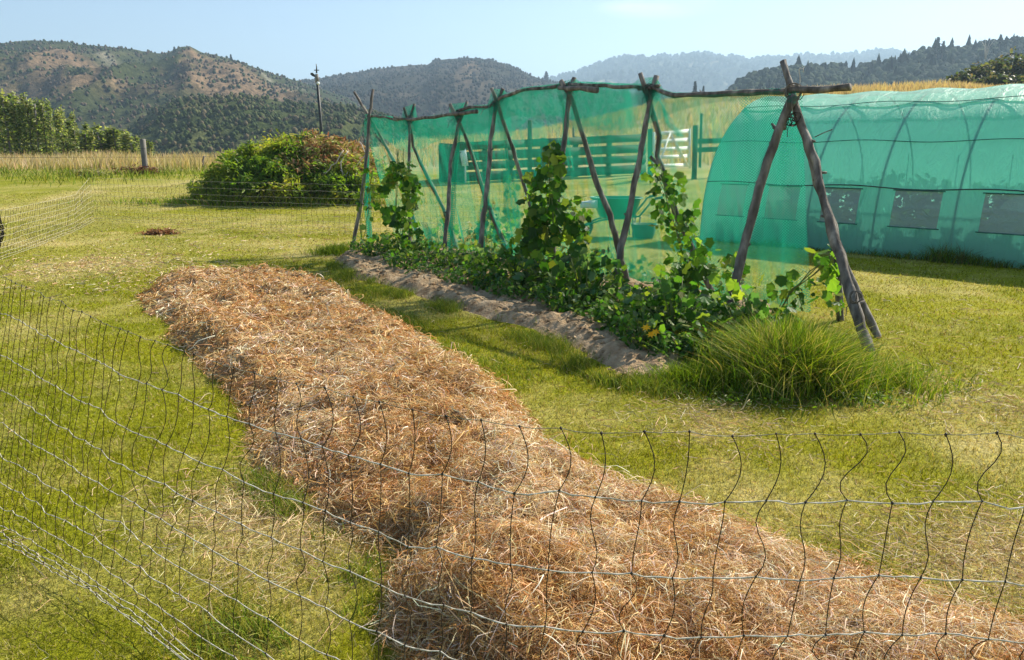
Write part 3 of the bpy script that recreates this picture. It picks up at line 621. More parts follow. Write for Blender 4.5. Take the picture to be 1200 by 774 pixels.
pole([(576, 103), (585, 127), (598, 165), (610, 205), (620, 235)], o_ - .05, b_, 0.022, 0.032, 640)
pole([(673, 91), (667, 112), (661, 167), (655, 210)], o_ + .05, f_, 0.026, 0.042, 644)
pole([(657, 95), (669, 115), (685, 165), (700, 217), (715, 253)], o_ - .05, b_ - 0.2, 0.026, 0.038, 738)
pole([(769, 89), (762, 118), (752, 172), (737, 253), (728, 290)], o_ + .05, f_, 0.026, 0.040, 716)
pole([(750, 86), (764, 130), (773, 160), (770, 183), (780, 208), (793, 253)], o_ - .05, b_ - 0.1, 0.028, 0.036, 842)
# the heavy near frame: one crossed leg, a raking end brace, a back leg and a short prop
pole([(933, 112), (925, 122), (905, 172), (890, 220), (872, 290)], o_ - 0.02, f_, 0.038, 0.046, 848, 12, 6)
def pole3(P, r0, r1, n=12, stubs=5, mt='bark', name='pole'):
    P = resample(P, 0.10); k = len(P); P = [p + np.array([random.gauss(0, 0.004) for _ in range(3)]) for p in P]
    R = [(r0 + (r1 - r0) * i / (k - 1)) * random.uniform(0.88, 1.14) for i in range(k)]; m_ = MB(); m_.tube(P, R, n, 0.13)
    for _ in range(stubs):
        i = random.randrange(1, k - 1); d = np.array([random.uniform(-1, 1), random.uniform(-1, 1), random.uniform(-0.2, 1)]); d /= np.linalg.norm(d)
        m_.tube([P[i], P[i] + d * (R[i] + random.uniform(0.01, 0.05))], [R[i] * 0.5, R[i] * 0.25], 6, 0.1)
    return T_(m_.build(name, M[mt], TR, smooth=True))
br = G(1019, 414); yr = OFF(930, 108, 0.55)[1]
def lerpY(pts, y0, y1):
    a, b = pts[0][1], pts[-1][1]; return [PY(p[0], p[1], y0 + (y1 - y0) * (p[1] - a) / (b - a)) for p in pts]
pole3(lerpY([(918, 72), (928, 105), (935, 138), (956, 190), (966, 240), (980, 287), (997, 344), (1019, 414)], yr + 0.28, br[1]) + [br - [0, 0, .08]], 0.028, 0.046)
pole3(lerpY([(931, 120), (944, 160), (958, 215), (972, 250), (990, 312), (1000, 335), (1029, 395)], yr + 0.02, G(1029, 395)[1]) + [G(1030, 397) - [0, 0, .06]], 0.032, 0.034, 10, 3)
pole3([OFF(968, 240, 0.85), OFF(981, 300, 0.95), BASE(986, 1.05) - [0, 0, 0.05]], 0.033, 0.038, 10, 1)
pole3([OFF(858, 319, 0.28), OFF(866, 335, 0.3), OFF(884, 372, 0.32)], 0.012, 0.016, 8, 2, 'pale_stick', 'prop_stick')
pole3([OFF(920, 150, .5), OFF(910, 152, 0.5), OFF(904, 145, .5)], 0.026, 0.012, 8, 2, name='snag')
pole3([OFF(934, 107, .55), OFF(938, 95, .56), OFF(936, 82, .57), OFF(942, 80, .57), OFF(941, 84, .57)], 0.006, 0.003, 6, 5, 'pale_stick', 'dry_twig')
pole3([OFF(955, 160, .5), OFF(975, 152, .4)], 0.005, 0.004, 6, 0, 'bark', 'dry_twig')
pole3([OFF(762, 183, .6), OFF(775, 196, .7), OFF(784, 214, .75)], 0.018, 0.02, 8, 1, name='side_branch')
# ridge poles end to end
def ridge(pts, r0, r1, off=0.55):
    P = resample([OFF(*p, off) for p in pts], 0.12); k = len(P); P = [p + np.array([0, 0, random.gauss(0, 0.005)]) for p in P]
    m_ = MB(); m_.tube(P, [(r0 + (r1 - r0) * i / (k - 1)) * random.uniform(0.85, 1.15) for i in range(k)], 9, 0.12)
    for _ in range(3):
        i = random.randrange(1, k - 1); m_.tube([P[i], P[i] + np.array([random.uniform(-.03, .03), random.uniform(-.03, .03), random.uniform(.02, .05)])], [0.007, 0.004], 5)
    T_(m_.build('ridge_pole', M['bark'], TR, smooth=True))
ridge([(996, 104), (960, 105), (932, 106), (880, 109), (822, 112), (790, 112), (767, 105), (748, 104)], 0.030, 0.026)
ridge([(773, 101), (752, 102), (720, 101), (680, 99), (640, 103)], 0.018, 0.02)
ridge([(700, 106), (680, 104), (655, 103)], 0.03, 0.026, 0.5)
ridge([(676, 98), (640, 103), (613, 105), (590, 114), (573, 125), (550, 126), (536, 131)], 0.02, 0.022)
ridge([(559, 131), (533, 134), (510, 137), (483, 140), (462, 139)], 0.028, 0.02, 0.5)
ridge([(484, 139), (465, 141), (450, 137), (431, 136)], 0.018, 0.02)
def lash(px, py, off, rad, n=7):
    m_ = MB(); c = OFF(px, py, off)
    for j in range(n):
        ax = np.array([random.gauss(0, 1), random.gauss(0, 1), random.gauss(0, .7)]); ax /= np.linalg.norm(ax)
        a = np.cross(ax, [0.2, 0.5, 1]); a /= np.linalg.norm(a); b = np.cross(ax, a); rr = rad * random.uniform(.8, 1.2)
        m_.tube([c + (a * math.cos(t) + b * math.sin(t)) * rr * random.uniform(.93, 1.07) for t in np.linspace(0, 6.3, 12)], 0.004, 5)
    for _ in range(2):
        d = np.array([random.gauss(0, .6), random.gauss(0, .6), -random.uniform(.3, 1)]) * 0.12; m_.tube([c + d * .4, c + d, c + d * 1.3 + [0.02, 0, -0.04]], 0.0035, 4)
    T_(m_.build('lashing', M['dark_strand'] if random.random() < .5 else M['bark'], TR))
for px, py, rad in [(433, 137, .04), (481, 139, .05), (538, 133, .05), (581, 122, .05), (667, 104, .06), (761, 106, .06), (930, 108, .075), (930, 140, .07)]: lash(px, py, 0.55, rad)
lash(868, 330, .2, .03, 3)
lash(1003, 348, -.1, .05, 4)

# ------------------------------------------------------------------ green netting on the trellis
def net_mat(name, color, cover, pitch, tr=0.55, rough=0.6):
    m, nt, p, out = mat(name); uv = nt.nodes.new('ShaderNodeUVMap'); uv.uv_map = 'UVMap'
    mpn = nt.nodes.new('ShaderNodeMapping'); mpn.inputs['Rotation'].default_value = (0, 0, math.radians(45)); mpn.inputs['Scale'].default_value = (1 / pitch, 1 / pitch, 1)
    nt.links.new(uv.outputs['UV'], mpn.inputs['Vector']); sp_ = nt.nodes.new('ShaderNodeSeparateXYZ'); nt.links.new(mpn.outputs['Vector'], sp_.inputs[0])
    wth = 1 - math.sqrt(1 - cover); fr = []
    nv_ = noise(nt, 1.0, 4, .65, vec=uv.outputs['UV'], sc=(5.0, .9, 1), dist=1.2); wr_ = nt.nodes.new('ShaderNodeMapRange'); wr_.inputs['From Min'].default_value = .35; wr_.inputs['From Max'].default_value = .68
    wr_.inputs['To Min'].default_value = wth * .6; wr_.inputs['To Max'].default_value = min(.9, wth * 3.0); nt.links.new(nv_.outputs['Fac'], wr_.inputs['Value'])
    for ax in ('X', 'Y'):
        f = nt.nodes.new('ShaderNodeMath'); f.operation = 'FRACT'; nt.links.new(sp_.outputs[ax], f.inputs[0])
        g = nt.nodes.new('ShaderNodeMath'); g.operation = 'LESS_THAN'; nt.links.new(wr_.outputs['Result'], g.inputs[1]); nt.links.new(f.outputs[0], g.inputs[0]); fr.append(g)
    mx = nt.nodes.new('ShaderNodeMath'); mx.operation = 'MAXIMUM'; nt.links.new(fr[0].outputs[0], mx.inputs[0]); nt.links.new(fr[1].outputs[0], mx.inputs[1])
    p.inputs['Base Color'].default_value = (*color, 1); p.inputs['Roughness'].default_value = rough; p.inputs['Specular IOR Level'].default_value = 0.3
    t = nt.nodes.new('ShaderNodeBsdfTranslucent'); t.inputs['Color'].default_value = (*[min(1, c * 1.5) for c in color], 1)
    x1 = nt.nodes.new('ShaderNodeMixShader'); x1.inputs['Fac'].default_value = tr; nt.links.new(p.outputs[0], x1.inputs[1]); nt.links.new(t.outputs[0], x1.inputs[2])
    tp = nt.nodes.new('ShaderNodeBsdfTransparent'); x2 = nt.nodes.new('ShaderNodeMixShader'); nt.links.new(mx.outputs[0], x2.inputs['Fac'])
    nt.links.new(tp.outputs[0], x2.inputs[1]); nt.links.new(x1.outputs[0], x2.inputs[2]); nt.links.new(x2.outputs[0], out.inputs['Surface']); return m
M['net'] = net_mat('green_net', (0.006, 0.21, 0.125), 0.21, 0.019, 0.5)
NT = empty('trellis_netting', FA); tag(NT, 'teal green garden net draped over the ridge poles of the trellis', 'netting')
RP = [(428, 136), (450, 137), (465, 140), (483, 140), (510, 137), (537, 133), (550, 126), (573, 125), (590, 114), (613, 105), (640, 102), (680, 98), (720, 100), (752, 101), (767, 104), (790, 111), (822, 111), (880, 108), (930, 106), (937, 106)]
RP3 = np.array([OFF(*p, 0.55) for p in RP]); sR = (RP3 - FA) @ RD
def ridge_at(s): return np.interp(s, sR, RP3[:, 2])
def sheet(name, s0, s1, ns, prof, nv, material, parent, fold=0.02, seed=0.0):
    """prof(s, v) -> (offset across, height); hangs along the trellis."""
    S = np.linspace(s0, s1, ns); Vv = np.linspace(0, 1, nv); V = []; UV = []
    for v in Vv:
        for s in S:
            o, z = prof(s, v); w = fold * (fbm(np.array([s * 5 + seed]), np.array([v * 1.2]), 3)[0] - 0.5) * 2 * (0.3 + v)
            p = FA + RD * s + RN * (o + w); V.append((p[0], p[1], z)); UV.append((s, v * 2.15 + w * 0.3))
    I = np.arange((nv - 1) * (ns - 1)); r, c = I // (ns - 1), I % (ns - 1)
    F = np.stack([r * ns + c, r * ns + c + 1, (r + 1) * ns + c + 1, (r + 1) * ns + c], 1)
    o = mesh_np(name, np.array(V), F, material, parent, smooth=True, uv=UV); o.location = -Vector(NT.location) if parent is NT else o.location; return o
S0, S1 = sR[0], sR[-1] + 0.02
sag = lambda s: 0.0
def back(s, v):
    z = ridge_at(s) + 0.02; return 0.55 + 0.50 * v ** 1.1, z * (1 - v) + 0.03 * v
sheet('net_sheet', S0, S1, 300, back, 40, M['net'], NT, 0.11, 3.0)
def val(s, v):
    z = ridge_at(s) + 0.024; lo = 0.30 + 0.22 * sstep(2.5, 4.6, s) - 0.34 * sstep(4.9, 6.2, s) - 0.08 * math.sin(s * 2.1); return 0.545 - 0.10 * v, z - max(0.03, lo) * v
sheet('net_overlap', S0, S1, 200, val, 8, M['net'], NT, 0.04, 9.0)
def overlap2(s, v):
    z = ridge_at(s) + 0.02; return 0.60 + 0.16 * v, z - (0.42 + 0.1 * math.sin(s * 3)) * v
sheet('net_overlap', S0, 5.2, 160, overlap2, 8, M['net'], NT, 0.06, 19.0)
for (pa, pb, w0, w1) in [((582, 118), (566, 316), 0.10, 0.17), ((588, 122), (612, 300), 0.06, 0.34), ((541, 140), (530, 300), 0.05, 0.10), ((432, 140), (436, 290), 0.03, 0.10), ((500, 260), (520, 312), .1, .35), ((770, 112), (800, 160), 0.02, 0.10), ((700, 300), (712, 345), .1, .3), ((815, 340), (828, 395), .1, .22), ((660, 112), (672, 200), 0.03, .08)]:
    A, B = OFF(*pa, 0.62), OFF(*pb, 0.80); sa, sb_ = (A - FA) @ RD, (B - FA) @ RD; oa, ob = 0.60, 0.70
    def fr(s, v, A=A, B=B, sa=sa, sb_=sb_, w0=w0, w1=w1): return None
    V = []; UV = []; nu, nv = 14, 40
    for j in range(nv):
        v = j / (nv - 1); c = A * (1 - v) + B * v; w = w0 + (w1 - w0) * v
        for i in range(nu):
            u = i / (nu - 1) - 0.5; wob = 0.035 * math.sin(u * 19 + v * 3) * (0.4 + v) + 0.02 * math.sin(v * 9 + u * 5)
            p = c + RD * u * w + RN * (wob - 0.05) + RD * 0.02 * math.sin(v * 7); V.append(tuple(p)); UV.append((u * w * 2.2, v * 1.7))
    I = np.arange((nv - 1) * (nu - 1)); r, c = I // (nu - 1), I % (nu - 1)
    o = mesh_np('net_fold', np.array(V), np.stack([r * nu + c, r * nu + c + 1, (r + 1) * nu + c + 1, (r + 1) * nu + c], 1), M['net'], NT, smooth=True, uv=UV); o.location = -Vector(NT.location)
# net caught over the pole tips
for tips in ([(473, 126), (486, 122)], [(527, 122), (547, 120)], [(577, 104), (590, 105)], [(658, 96), (674, 92)], [(750, 92), (769, 90)]):
    a, b = OFF(*tips[0], .5), OFF(*tips[1], .6); s = (a + b) / 2; r1_, r2_ = s - RD * .22, s + RD * .22
    r1_[2] = ridge_at((r1_ - FA) @ RD) + .01; r2_[2] = ridge_at((r2_ - FA) @ RD) + .01; mid = s.copy(); mid[2] = ridge_at((s - FA) @ RD)
    V = [r1_, a, b, r2_, mid + RN * .12 - [0, 0, .2], mid - RN * .12 - [0, 0, .2]]; F = [(0, 1, 4), (1, 2, 4), (2, 3, 4), (0, 5, 1), (1, 5, 2), (2, 5, 3)]
    o = mesh_np('net_peak', np.array(V), F, M['net'], NT, uv=[(0, 0), (.2, .2), (.35, .2), (.5, 0), (.25, -.2), (.25, -.25)]); o.location = -Vector(NT.location)

# ------------------------------------------------------------------ climbing plants
def in_poly_px(poly, n):
    poly = np.array(poly, float); lo, hi = poly.min(0), poly.max(0); out = np.zeros((0, 2))
    while len(out) < n:
        q = rng.uniform(lo, hi, (n * 2, 2)); out = np.concatenate([out, q[polydist(q, poly) > 0]])
    return out[:n]
LC = [(0.05, 0.135, 0.016), (0.08, 0.19, 0.022), (0.038, 0.10, 0.014), (0.13, 0.24, 0.028), (0.22, 0.28, 0.045)]
LY = [(0.15, 0.28, 0.03), (0.10, 0.21, 0.028), (0.22, 0.33, 0.045)]
TOW = np.array([0.1, -0.75, 0.45])
def climber(name, polys, stem_px, label, off=(-0.08, 0.2), size=(0.10, 0.2), cols=LC, group=None):
    base = BASE(stem_px[-1][0], np.mean(off)); o = empty(name, base); tag(o, label, 'climbing plant', group)
    P = []; S = []
    for poly, n in polys:
        q = in_poly_px(poly, n); cl = fbm(q[:, 0] * .06 + base[0] * 7, q[:, 1] * .06, 2); q = q[cl > 0.39]
        P += [OFF(a, b_, rng.uniform(*off)) for a, b_ in q]
    P = np.array(P); P = P[P[:, 2] > 0.06]; n = len(P)
    leaves('foliage', P - base, rng.uniform(size[0] * .6, size[1] * 1.0, n) * rng.uniform(.6, 1.15, n), jitcol(cols, n, 0.3), M['leaf'], o, LOBE, seed=n, nrm=TOW, spread=0.8, droop=0.5)
    m_ = MB()
    for j in range(4):
        pts = [OFF(a + random.uniform(-7, 7), b_, np.mean(off) + random.uniform(-.05, .05)) for a, b_ in stem_px[:-1]] + [base + np.array([random.uniform(-.06, .06), 0, 0])]
        m_.tube([p - base for p in resample(pts, .12, .012)], 0.005, 5)
    m_.build('stem', M['stem'], o)
    return o
M['stem'] = nmat('stem', [(0.3, (0.09, 0.14, 0.03)), (0.7, (0.2, 0.23, 0.07))], 20, 0.6, 0)
climber('climbing_bean', [([(424, 195), (436, 195), (441, 260), (438, 305), (414, 305), (418, 240)], 60)], [(430, 200), (428, 250), (424, 300)], 'thin leafy climber up the farthest left pole of the trellis', size=(.08, .15))
climber('climbing_bean', [([(460, 172), (474, 168), (487, 205), (489, 262), (482, 308), (446, 308), (443, 260), (450, 212), (458, 195)], 560), ([(456, 180), (480, 180), (484, 240), (450, 240)], 90)],
        [(468, 175), (468, 230), (466, 300)], 'dense dark green climber filling the second gap from the far end of the trellis', size=(.09, .19))
climber('climbing_bean', [([(632, 180), (648, 166), (660, 190), (662, 215), (680, 222), (690, 250), (688, 285), (672, 350), (606, 352), (602, 312), (612, 280), (628, 232), (618, 218)], 600), ([(614, 215), (672, 225), (690, 355), (602, 352)], 300), ([(640, 150), (652, 150), (655, 200), (628, 205)], 26)],
        [(640, 175), (642, 240), (640, 300), (640, 350)], 'tallest and broadest dark climbing plant in the middle of the trellis', size=(.10, .21))
climber('climbing_bean', [([(758, 178), (770, 185), (800, 212), (815, 250), (835, 282), (838, 300), (812, 312), (792, 296), (768, 262), (762, 215)], 250)],
        [(772, 195), (790, 240), (812, 300)], 'paler climbing plant twining round the crooked pole of the sixth frame', off=(0.35, 0.75), size=(.08, .16), cols=LY + LC)
climber('climbing_bean', [([(785, 298), (815, 300), (850, 322), (848, 372), (835, 402), (792, 402), (782, 352)], 420)],
        [(810, 305), (815, 350), (815, 395)], 'broad leaved plant climbing between the two nearest frames', size=(.10, .2), cols=LC + LY)
climber('climbing_bean', [([(842, 300), (866, 292), (868, 312), (858, 326), (842, 322)], 26), ([(905, 335), (930, 303), (962, 288), (985, 298), (990, 312), (960, 352), (925, 364), (898, 352)], 110), ([(966, 335), (990, 330), (985, 370), (970, 372)], 16)],
        [(975, 300), (950, 320), (925, 345), (915, 380)], 'sparse bright leafed vine beside the nearest trellis pole', off=(0.5, .95), size=(.10, .18), cols=LY + LC)
climber('climbing_bean', [([(548, 245), (590, 235), (612, 250), (604, 305), (545, 310)], 200), ([(592, 195), (606, 195), (602, 245), (590, 245)], 40)], [(580, 240), (575, 270), (575, 300)], 'leafy climber behind the green net between the fourth and fifth frames',
        off=(1.15, 1.4), size=(.10, .19), cols=LC + LY)
climber('climbing_bean', [([(685, 285), (720, 290), (760, 300), (765, 352), (690, 352)], 190)], [(720, 290), (722, 320), (722, 345)], 'low leafy plant behind the green net under the fifth and sixth frames', off=(1.1, 1.4), size=(.09, .17), cols=LC + LY)
climber('climbing_bean', [([(842, 360), (864, 345), (868, 372), (846, 382)], 20), ([(486, 262), (540, 260), (545, 305), (490, 305)], 130)], [(512, 265), (515, 290), (515, 302)], 'leafy plant behind the green net between the second and third frames', off=(1.15, 1.35), size=(.08, .16), cols=LC)
# low squash and bean plants along the row
protos = []
def low_plant(k):
    o = empty('squash_plant', (0, 0, 0)); n = 200; th = rng.uniform(0, 6.28, n); rr = 0.34 * np.sqrt(rng.random(n)); zz = rng.uniform(0.05, 0.42, n) * (1 - 0.4 * (rr / .34) ** 2)
    P = np.stack([rr * np.cos(th), rr * np.sin(th), zz], 1)
    leaves('foliage', P, rng.uniform(.04, .115, n), jitcol(LC + [(0.14, 0.21, 0.10), (0.08, 0.17, 0.06)], n, .35), M['leaf'], o, LOBE if k % 2 else OVAL, seed=50 + k, spread=0.8, droop=.5)
    m_ = MB()
    for j in range(26):
        p = P[j * 4]; m_.tube([(p[0] * .2, p[1] * .2, -.02), (p[0] * .6, p[1] * .6, p[2] * .6), tuple(p)], 0.004, 4)
    m_.build('stem', M['stem'], o); return o
def copy_tree(o, parent=None):
    c = o.copy(); COL.objects.link(c)
    if parent is not None: c.parent = parent
    for ch in list(o.children): copy_tree(ch, c)
    return c
protos = [low_plant(k) for k in range(4)]; used = set()
FRONT = [G(*p) for p in [(408, 303), (450, 320), (500, 334), (560, 352), (620, 372), (680, 395), (730, 420), (790, 434), (835, 436)]]
places = []
for i, a in enumerate(np.linspace(0, 1, 21)):
    s = a * (len(FRONT) - 1); j = min(int(s), len(FRONT) - 2); f = FRONT[j] * (1 - s + j) + FRONT[j + 1] * (s - j)
    places.append((f + RN * 0.26 + [random.uniform(-.08, .08), random.uniform(-.08, .08), 0], random.uniform(.5, .78), i, 0))
    places.append((f + RN * 0.74 + [random.uniform(-.1, .1), random.uniform(-.1, .1), 0], random.uniform(.75, 1.1) + .25 * (i > 8), i, 1))
looks = ['small leafed bean plant', 'dense low green plant', 'broad leafed squash plant']
ORD = ['first', 'second', 'third', 'fourth', 'fifth', 'sixth', 'seventh', 'eighth', 'ninth', 'tenth', 'eleventh', 'twelfth', 'thirteenth', 'fourteenth', 'fifteenth', 'sixteenth', 'seventeenth', 'eighteenth', 'nineteenth', 'twentieth',
       'twenty-first', 'twenty-second', 'twenty-third', 'twenty-fourth', 'twenty-fifth', 'twenty-sixth', 'twenty-seventh']
FRAMES = ['farthest', 'second', 'third', 'fourth', 'fifth', 'sixth', 'nearest']; RELS = ['just left of', 'right at', 'just right of']
for k, (p, sc_, i, row) in enumerate(places):
    v = k % 4; o = protos[v] if v not in used else copy_tree(protos[v]); used.add(v)
    if row == 1 and not (0.0 < i < 20): sc_ *= .8
    o.location = (p[0], p[1], float(terrain(p[0], p[1])) + 0.04); o.rotation_euler = (0, 0, random.uniform(0, 6.28)); o.scale = (sc_, sc_, sc_ * random.uniform(.55, 1.35))
    tag(o, '%s in the %s bed row %s the %s pole frame' % (looks[v % 3], ['front', 'back'][row], RELS[i % 3], FRAMES[i // 3]), 'vegetable plant', 'low plants growing along the soil bed')
fo = empty('yellow_flowers', G(760, 392)); tag(fo, 'two small yellow orange blooms low in the bed', 'flower')
for (px, py) in ((757, 384), (763, 392), (768, 389)):
    c0 = PY(px, py, G(760, 425)[1]); N = 7
    V = [tuple(c0)]; F = []
    for i in range(N * 2):
        a = math.pi * i / N; rr = 0.042 if i % 2 else 0.02; V.append((c0[0] + rr * math.cos(a), c0[1] - 0.012 * (i % 2) , c0[2] + rr * .7 * math.sin(a)))
    F = [(0, 1 + i, 1 + (i + 1) % (2 * N)) for i in range(2 * N)]; o = mesh_np('bloom', np.array(V), F, M['flower'], fo); o.location = -Vector(fo.location)

# ------------------------------------------------------------------ net tunnel
TU = np.array([-.709, .705, 0]); TN = np.array([.705, .709, 0]); TRr = G(1200, 316); TW, THH = 5.0, 2.6
TE = empty('net_tunnel', TRr + TN * 2.5); tag(TE, 'round topped tunnel house of pale green shade cloth with clear windows low in its side', 'tunnel house')
def tun(t, a, push=0.0):
    ca, sa = math.cos(a), max(0.0, math.sin(a)); q = TRr + TU * t + TN * (TW / 2 * (1 - ca) - push * ca); return np.array([q[0], q[1], float(terrain(q[0], q[1])) * 0 + THH * sa ** .82 + push * sa])
def zang(z): return math.asin((z / THH) ** (1 / .82))
HT = [5.05, 4.1, 3.1, 2.05, 0.95, -0.25, -1.5, -2.8]
A0, A1 = zang(0.46), zang(1.0)
WINS = [(5.0 - .3, 4.45 + .0), (4.05 - .15, 3.35), (2.85, 2.25), (1.9 , 1.15), (0.62, -0.12), (-0.5, -1.3), (-1.8, -2.6)]
WINS = [(4.75, 4.25), (3.85, 3.3), (2.9, 2.33), (1.82, 1.16), (0.62, -0.14), (-0.5, -1.3), (-1.75, -2.6)]
m, nt, p, out = mat('shade_cloth'); p.inputs['Roughness'].default_value = 0.5; p.inputs['Specular IOR Level'].default_value = 0.45
n1 = noise(nt, 0.9, 4); r1 = ramp(nt, [(0.3, (0.24, 0.62, 0.49)), (0.7, (0.33, 0.72, 0.58))]); nt.links.new(n1.outputs['Fac'], r1.inputs['Fac']); nt.links.new(r1.outputs['Color'], p.inputs['Base Color'])
p.inputs['Sheen Weight'].default_value = 0.6; p.inputs['Sheen Roughness'].default_value = .35
uvn = nt.nodes.new('ShaderNodeUVMap'); uvn.uv_map = 'UVMap'
n2 = noise(nt, 2.6, 4, .6, vec=uvn.outputs['UV'], sc=(2.6, 0.9, 1), dist=1.6)
b = nt.nodes.new('ShaderNodeBump'); b.inputs['Strength'].default_value = 0.55; b.inputs['Distance'].default_value = 0.06; nt.links.new(n2.outputs['Fac'], b.inputs['Height']); nt.links.new(b.outputs['Normal'], p.inputs['Normal'])
t = nt.nodes.new('ShaderNodeBsdfTranslucent'); t.inputs['Color'].default_value = (0.27, 0.85, 0.68, 1); nt.links.new(b.outputs['Normal'], t.inputs['Normal'])
x1 = nt.nodes.new('ShaderNodeMixShader'); x1.inputs['Fac'].default_value = 0.52; nt.links.new(p.outputs[0], x1.inputs[1]); nt.links.new(t.outputs[0], x1.inputs[2])
tp = nt.nodes.new('ShaderNodeBsdfTransparent'); tp.inputs['Color'].default_value = (.75, 1, .92, 1); x2 = nt.nodes.new('ShaderNodeMixShader'); x2.inputs['Fac'].default_value = 0.90
nt.links.new(tp.outputs[0], x2.inputs[1]); nt.links.new(x1.outputs[0], x2.inputs[2]); nt.links.new(x2.outputs[0], out.inputs['Surface']); M['cloth'] = m
m, nt, p, out = mat('clear_plastic'); p.inputs['Roughness'].default_value = 0.18; p.inputs['Base Color'].default_value = (.42, .56, .49, 1)
tp = nt.nodes.new('ShaderNodeBsdfTransparent'); tp.inputs['Color'].default_value = (.85, .88, .84, 1); x2 = nt.nodes.new('ShaderNodeMixShader'); x2.inputs['Fac'].default_value = 0.6
b = nt.nodes.new('ShaderNodeBump'); b.inputs['Strength'].default_value = 0.8; b.inputs['Distance'].default_value = .03; n2 = noise(nt, 7, 4, .6, dist=1.5); nt.links.new(n2.outputs['Fac'], b.inputs['Height']); nt.links.new(b.outputs['Normal'], p.inputs['Normal'])
nt.links.new(tp.outputs[0], x2.inputs[1]); nt.links.new(p.outputs[0], x2.inputs[2]); nt.links.new(x2.outputs[0], out.inputs['Surface']); M['plastic'] = m
def cloth_grid(name, ts, As, skip, material, push=.0, wr=.04, parent=TE):
    V = []; UV = []; arc = 0
    for j, a in enumerate(As):
        for t in ts:
            near = min(abs(t - h) for h in HT); sag_ = -wr * min(1, near / .45) ** 1.2 * math.sin(min(a, math.pi - a)) ** .5 * (1 if a < math.pi else 1)
            p = tun(t, a, push + sag_ + 0.012 * (fbm(np.array([t * 4]), np.array([a * 5]), 3)[0] - .5)); V.append(tuple(p)); UV.append((t, a * 1.9))
    n = len(ts); F = []
    for j in range(len(As) - 1):
        for i in range(n - 1):
            tm, am = (ts[i] + ts[i + 1]) / 2, (As[j] + As[j + 1]) / 2
            if not skip(tm, am): F.append((j * n + i, j * n + i + 1, (j + 1) * n + i + 1, (j + 1) * n + i))
    o = mesh_np(name, np.array(V), F, material, parent, smooth=True, uv=UV); o.location = -Vector(parent.location); return o
ts = sorted(set([round(v, 4) for v in np.linspace(-2.8, 5.05, 90)] + [w for a_b in WINS for w in a_b]))
As = sorted(set(list(np.linspace(0, A0, 4)) + list(np.linspace(A0, A1, 4)) + list(np.linspace(A1, math.pi, 40))))
inwin = lambda t, a: A0 < a < A1 and any(lo < t < hi for hi, lo in WINS)
SEAM = zang(2.33)
cloth_grid('side_cloth', ts, [a for a in As if a <= A1 + 1e-6] + [a for a in np.linspace(A1, SEAM, 16)][1:], inwin, M['cloth'])
cloth_grid('roof_cloth', ts, list(np.linspace(SEAM - .03, math.pi - .9, 26)), lambda t, a: False, M['cloth'], .012)
cloth_grid('side_cloth', ts, list(np.linspace(math.pi - .95, math.pi, 14)), lambda t, a: False, M['cloth'])
for hi, lo in WINS:
    w = cloth_grid('window', list(np.linspace(lo, hi, 6)), list(np.linspace(A0, A1, 5)), lambda t, a: False, M['plastic'], -.012, 0)
    for a, nm in ((A0, 'sill'), (A1, 'lintel')): MB().tube([tun(t, a, .0) for t in np.linspace(lo - .03, hi + .03, 8)], .008, 6).build(nm, M['rope'], w)
for h in HT:
    m_ = MB(); m_.tube([tun(h, a, -.022) for a in np.linspace(0, math.pi, 48)], .016, 8); o = m_.build('hoop', M['steel'], TE, smooth=True); o.location = -Vector(TE.location)
for z in (1.03, 1.72, 2.33):
    a = zang(z); m_ = MB(); m_.tube([tun(t, a, -.0 + (.004 if z < 2 else 0.012)) + np.array([0, 0, .02 * math.sin(t * 3.1)]) for t in np.linspace(-2.8, 5.05, 50)], .009 if z < 1.1 else .006, 6); o = m_.build('tie_rope' if z > 1.1 else 'side_rail', M['steel'] if z < 1.1 else M['rope'], TE, smooth=True); o.location = -Vector(TE.location)
a = math.pi / 2; m_ = MB(); m_.tube([tun(t, a, -.05) for t in np.linspace(-2.8, 5.05, 12)], .018, 8); o = m_.build('ridge_pipe', M['steel'], TE); o.location = -Vector(TE.location)
for T_end in (5.05, -2.8):                     # gable ends
    V = []; UV = []; F = []; N = 22; 
    for i in range(N + 1):
        a = math.pi * i / N; p = tun(T_end, a, -.02); V += [(p[0], p[1], 0.0), (p[0], p[1], p[2] * .5), tuple(p)]; d = TW / 2 * (1 - math.cos(a)); UV += [(d, 0), (d, p[2] * .5), (d, p[2])]
    for i in range(N):
        for k in (0, 1): F.append((i * 3 + k, i * 3 + 3 + k, i * 3 + 4 + k, i * 3 + 1 + k))
    o = mesh_np('end_cloth', np.array(V), F, M['cloth'], TE, uv=UV); o.location = -Vector(TE.location)
# inside the tunnel: benches with pots, and a sheet of white plastic
def bench(t0, t1, off, label):
    c = TRr + TU * (t0 + t1) / 2 + TN * off; o = empty('plant_bench', (c[0], c[1], 0), math.atan2(TU[1], TU[0])); tag(o, label, 'bench', 'plant benches inside the tunnel'); L = abs(t1 - t0)
    m_ = MB()
    for k in range(5): m_.box((0, -.22 + .11 * k, .72), (L, .09, .025))
    m_.build('bench_top', M['grey_wood'], o)
    for sx in (-1, 1):
        for sy in (-1, 1): MB().box((sx * (L / 2 - .06), sy * .2, .353), (.05, .05, .705)).build('leg', M['grey_wood'], o)
    return o
B1 = bench(3.9, 2.1, .75, 'slatted plant bench inside the tunnel behind the left windows'); B2 = bench(1.8, .1, .8, 'slatted plant bench inside the tunnel behind the right windows')
pot0 = empty('potted_plant'); m_ = MB(); m_.tube([(0, 0, 0), (0, 0, .16), (0, 0, .165), (0, 0, .15)], [.06, .085, .075, .07], 12); m_.build('pot', M['terracotta'], pot0)
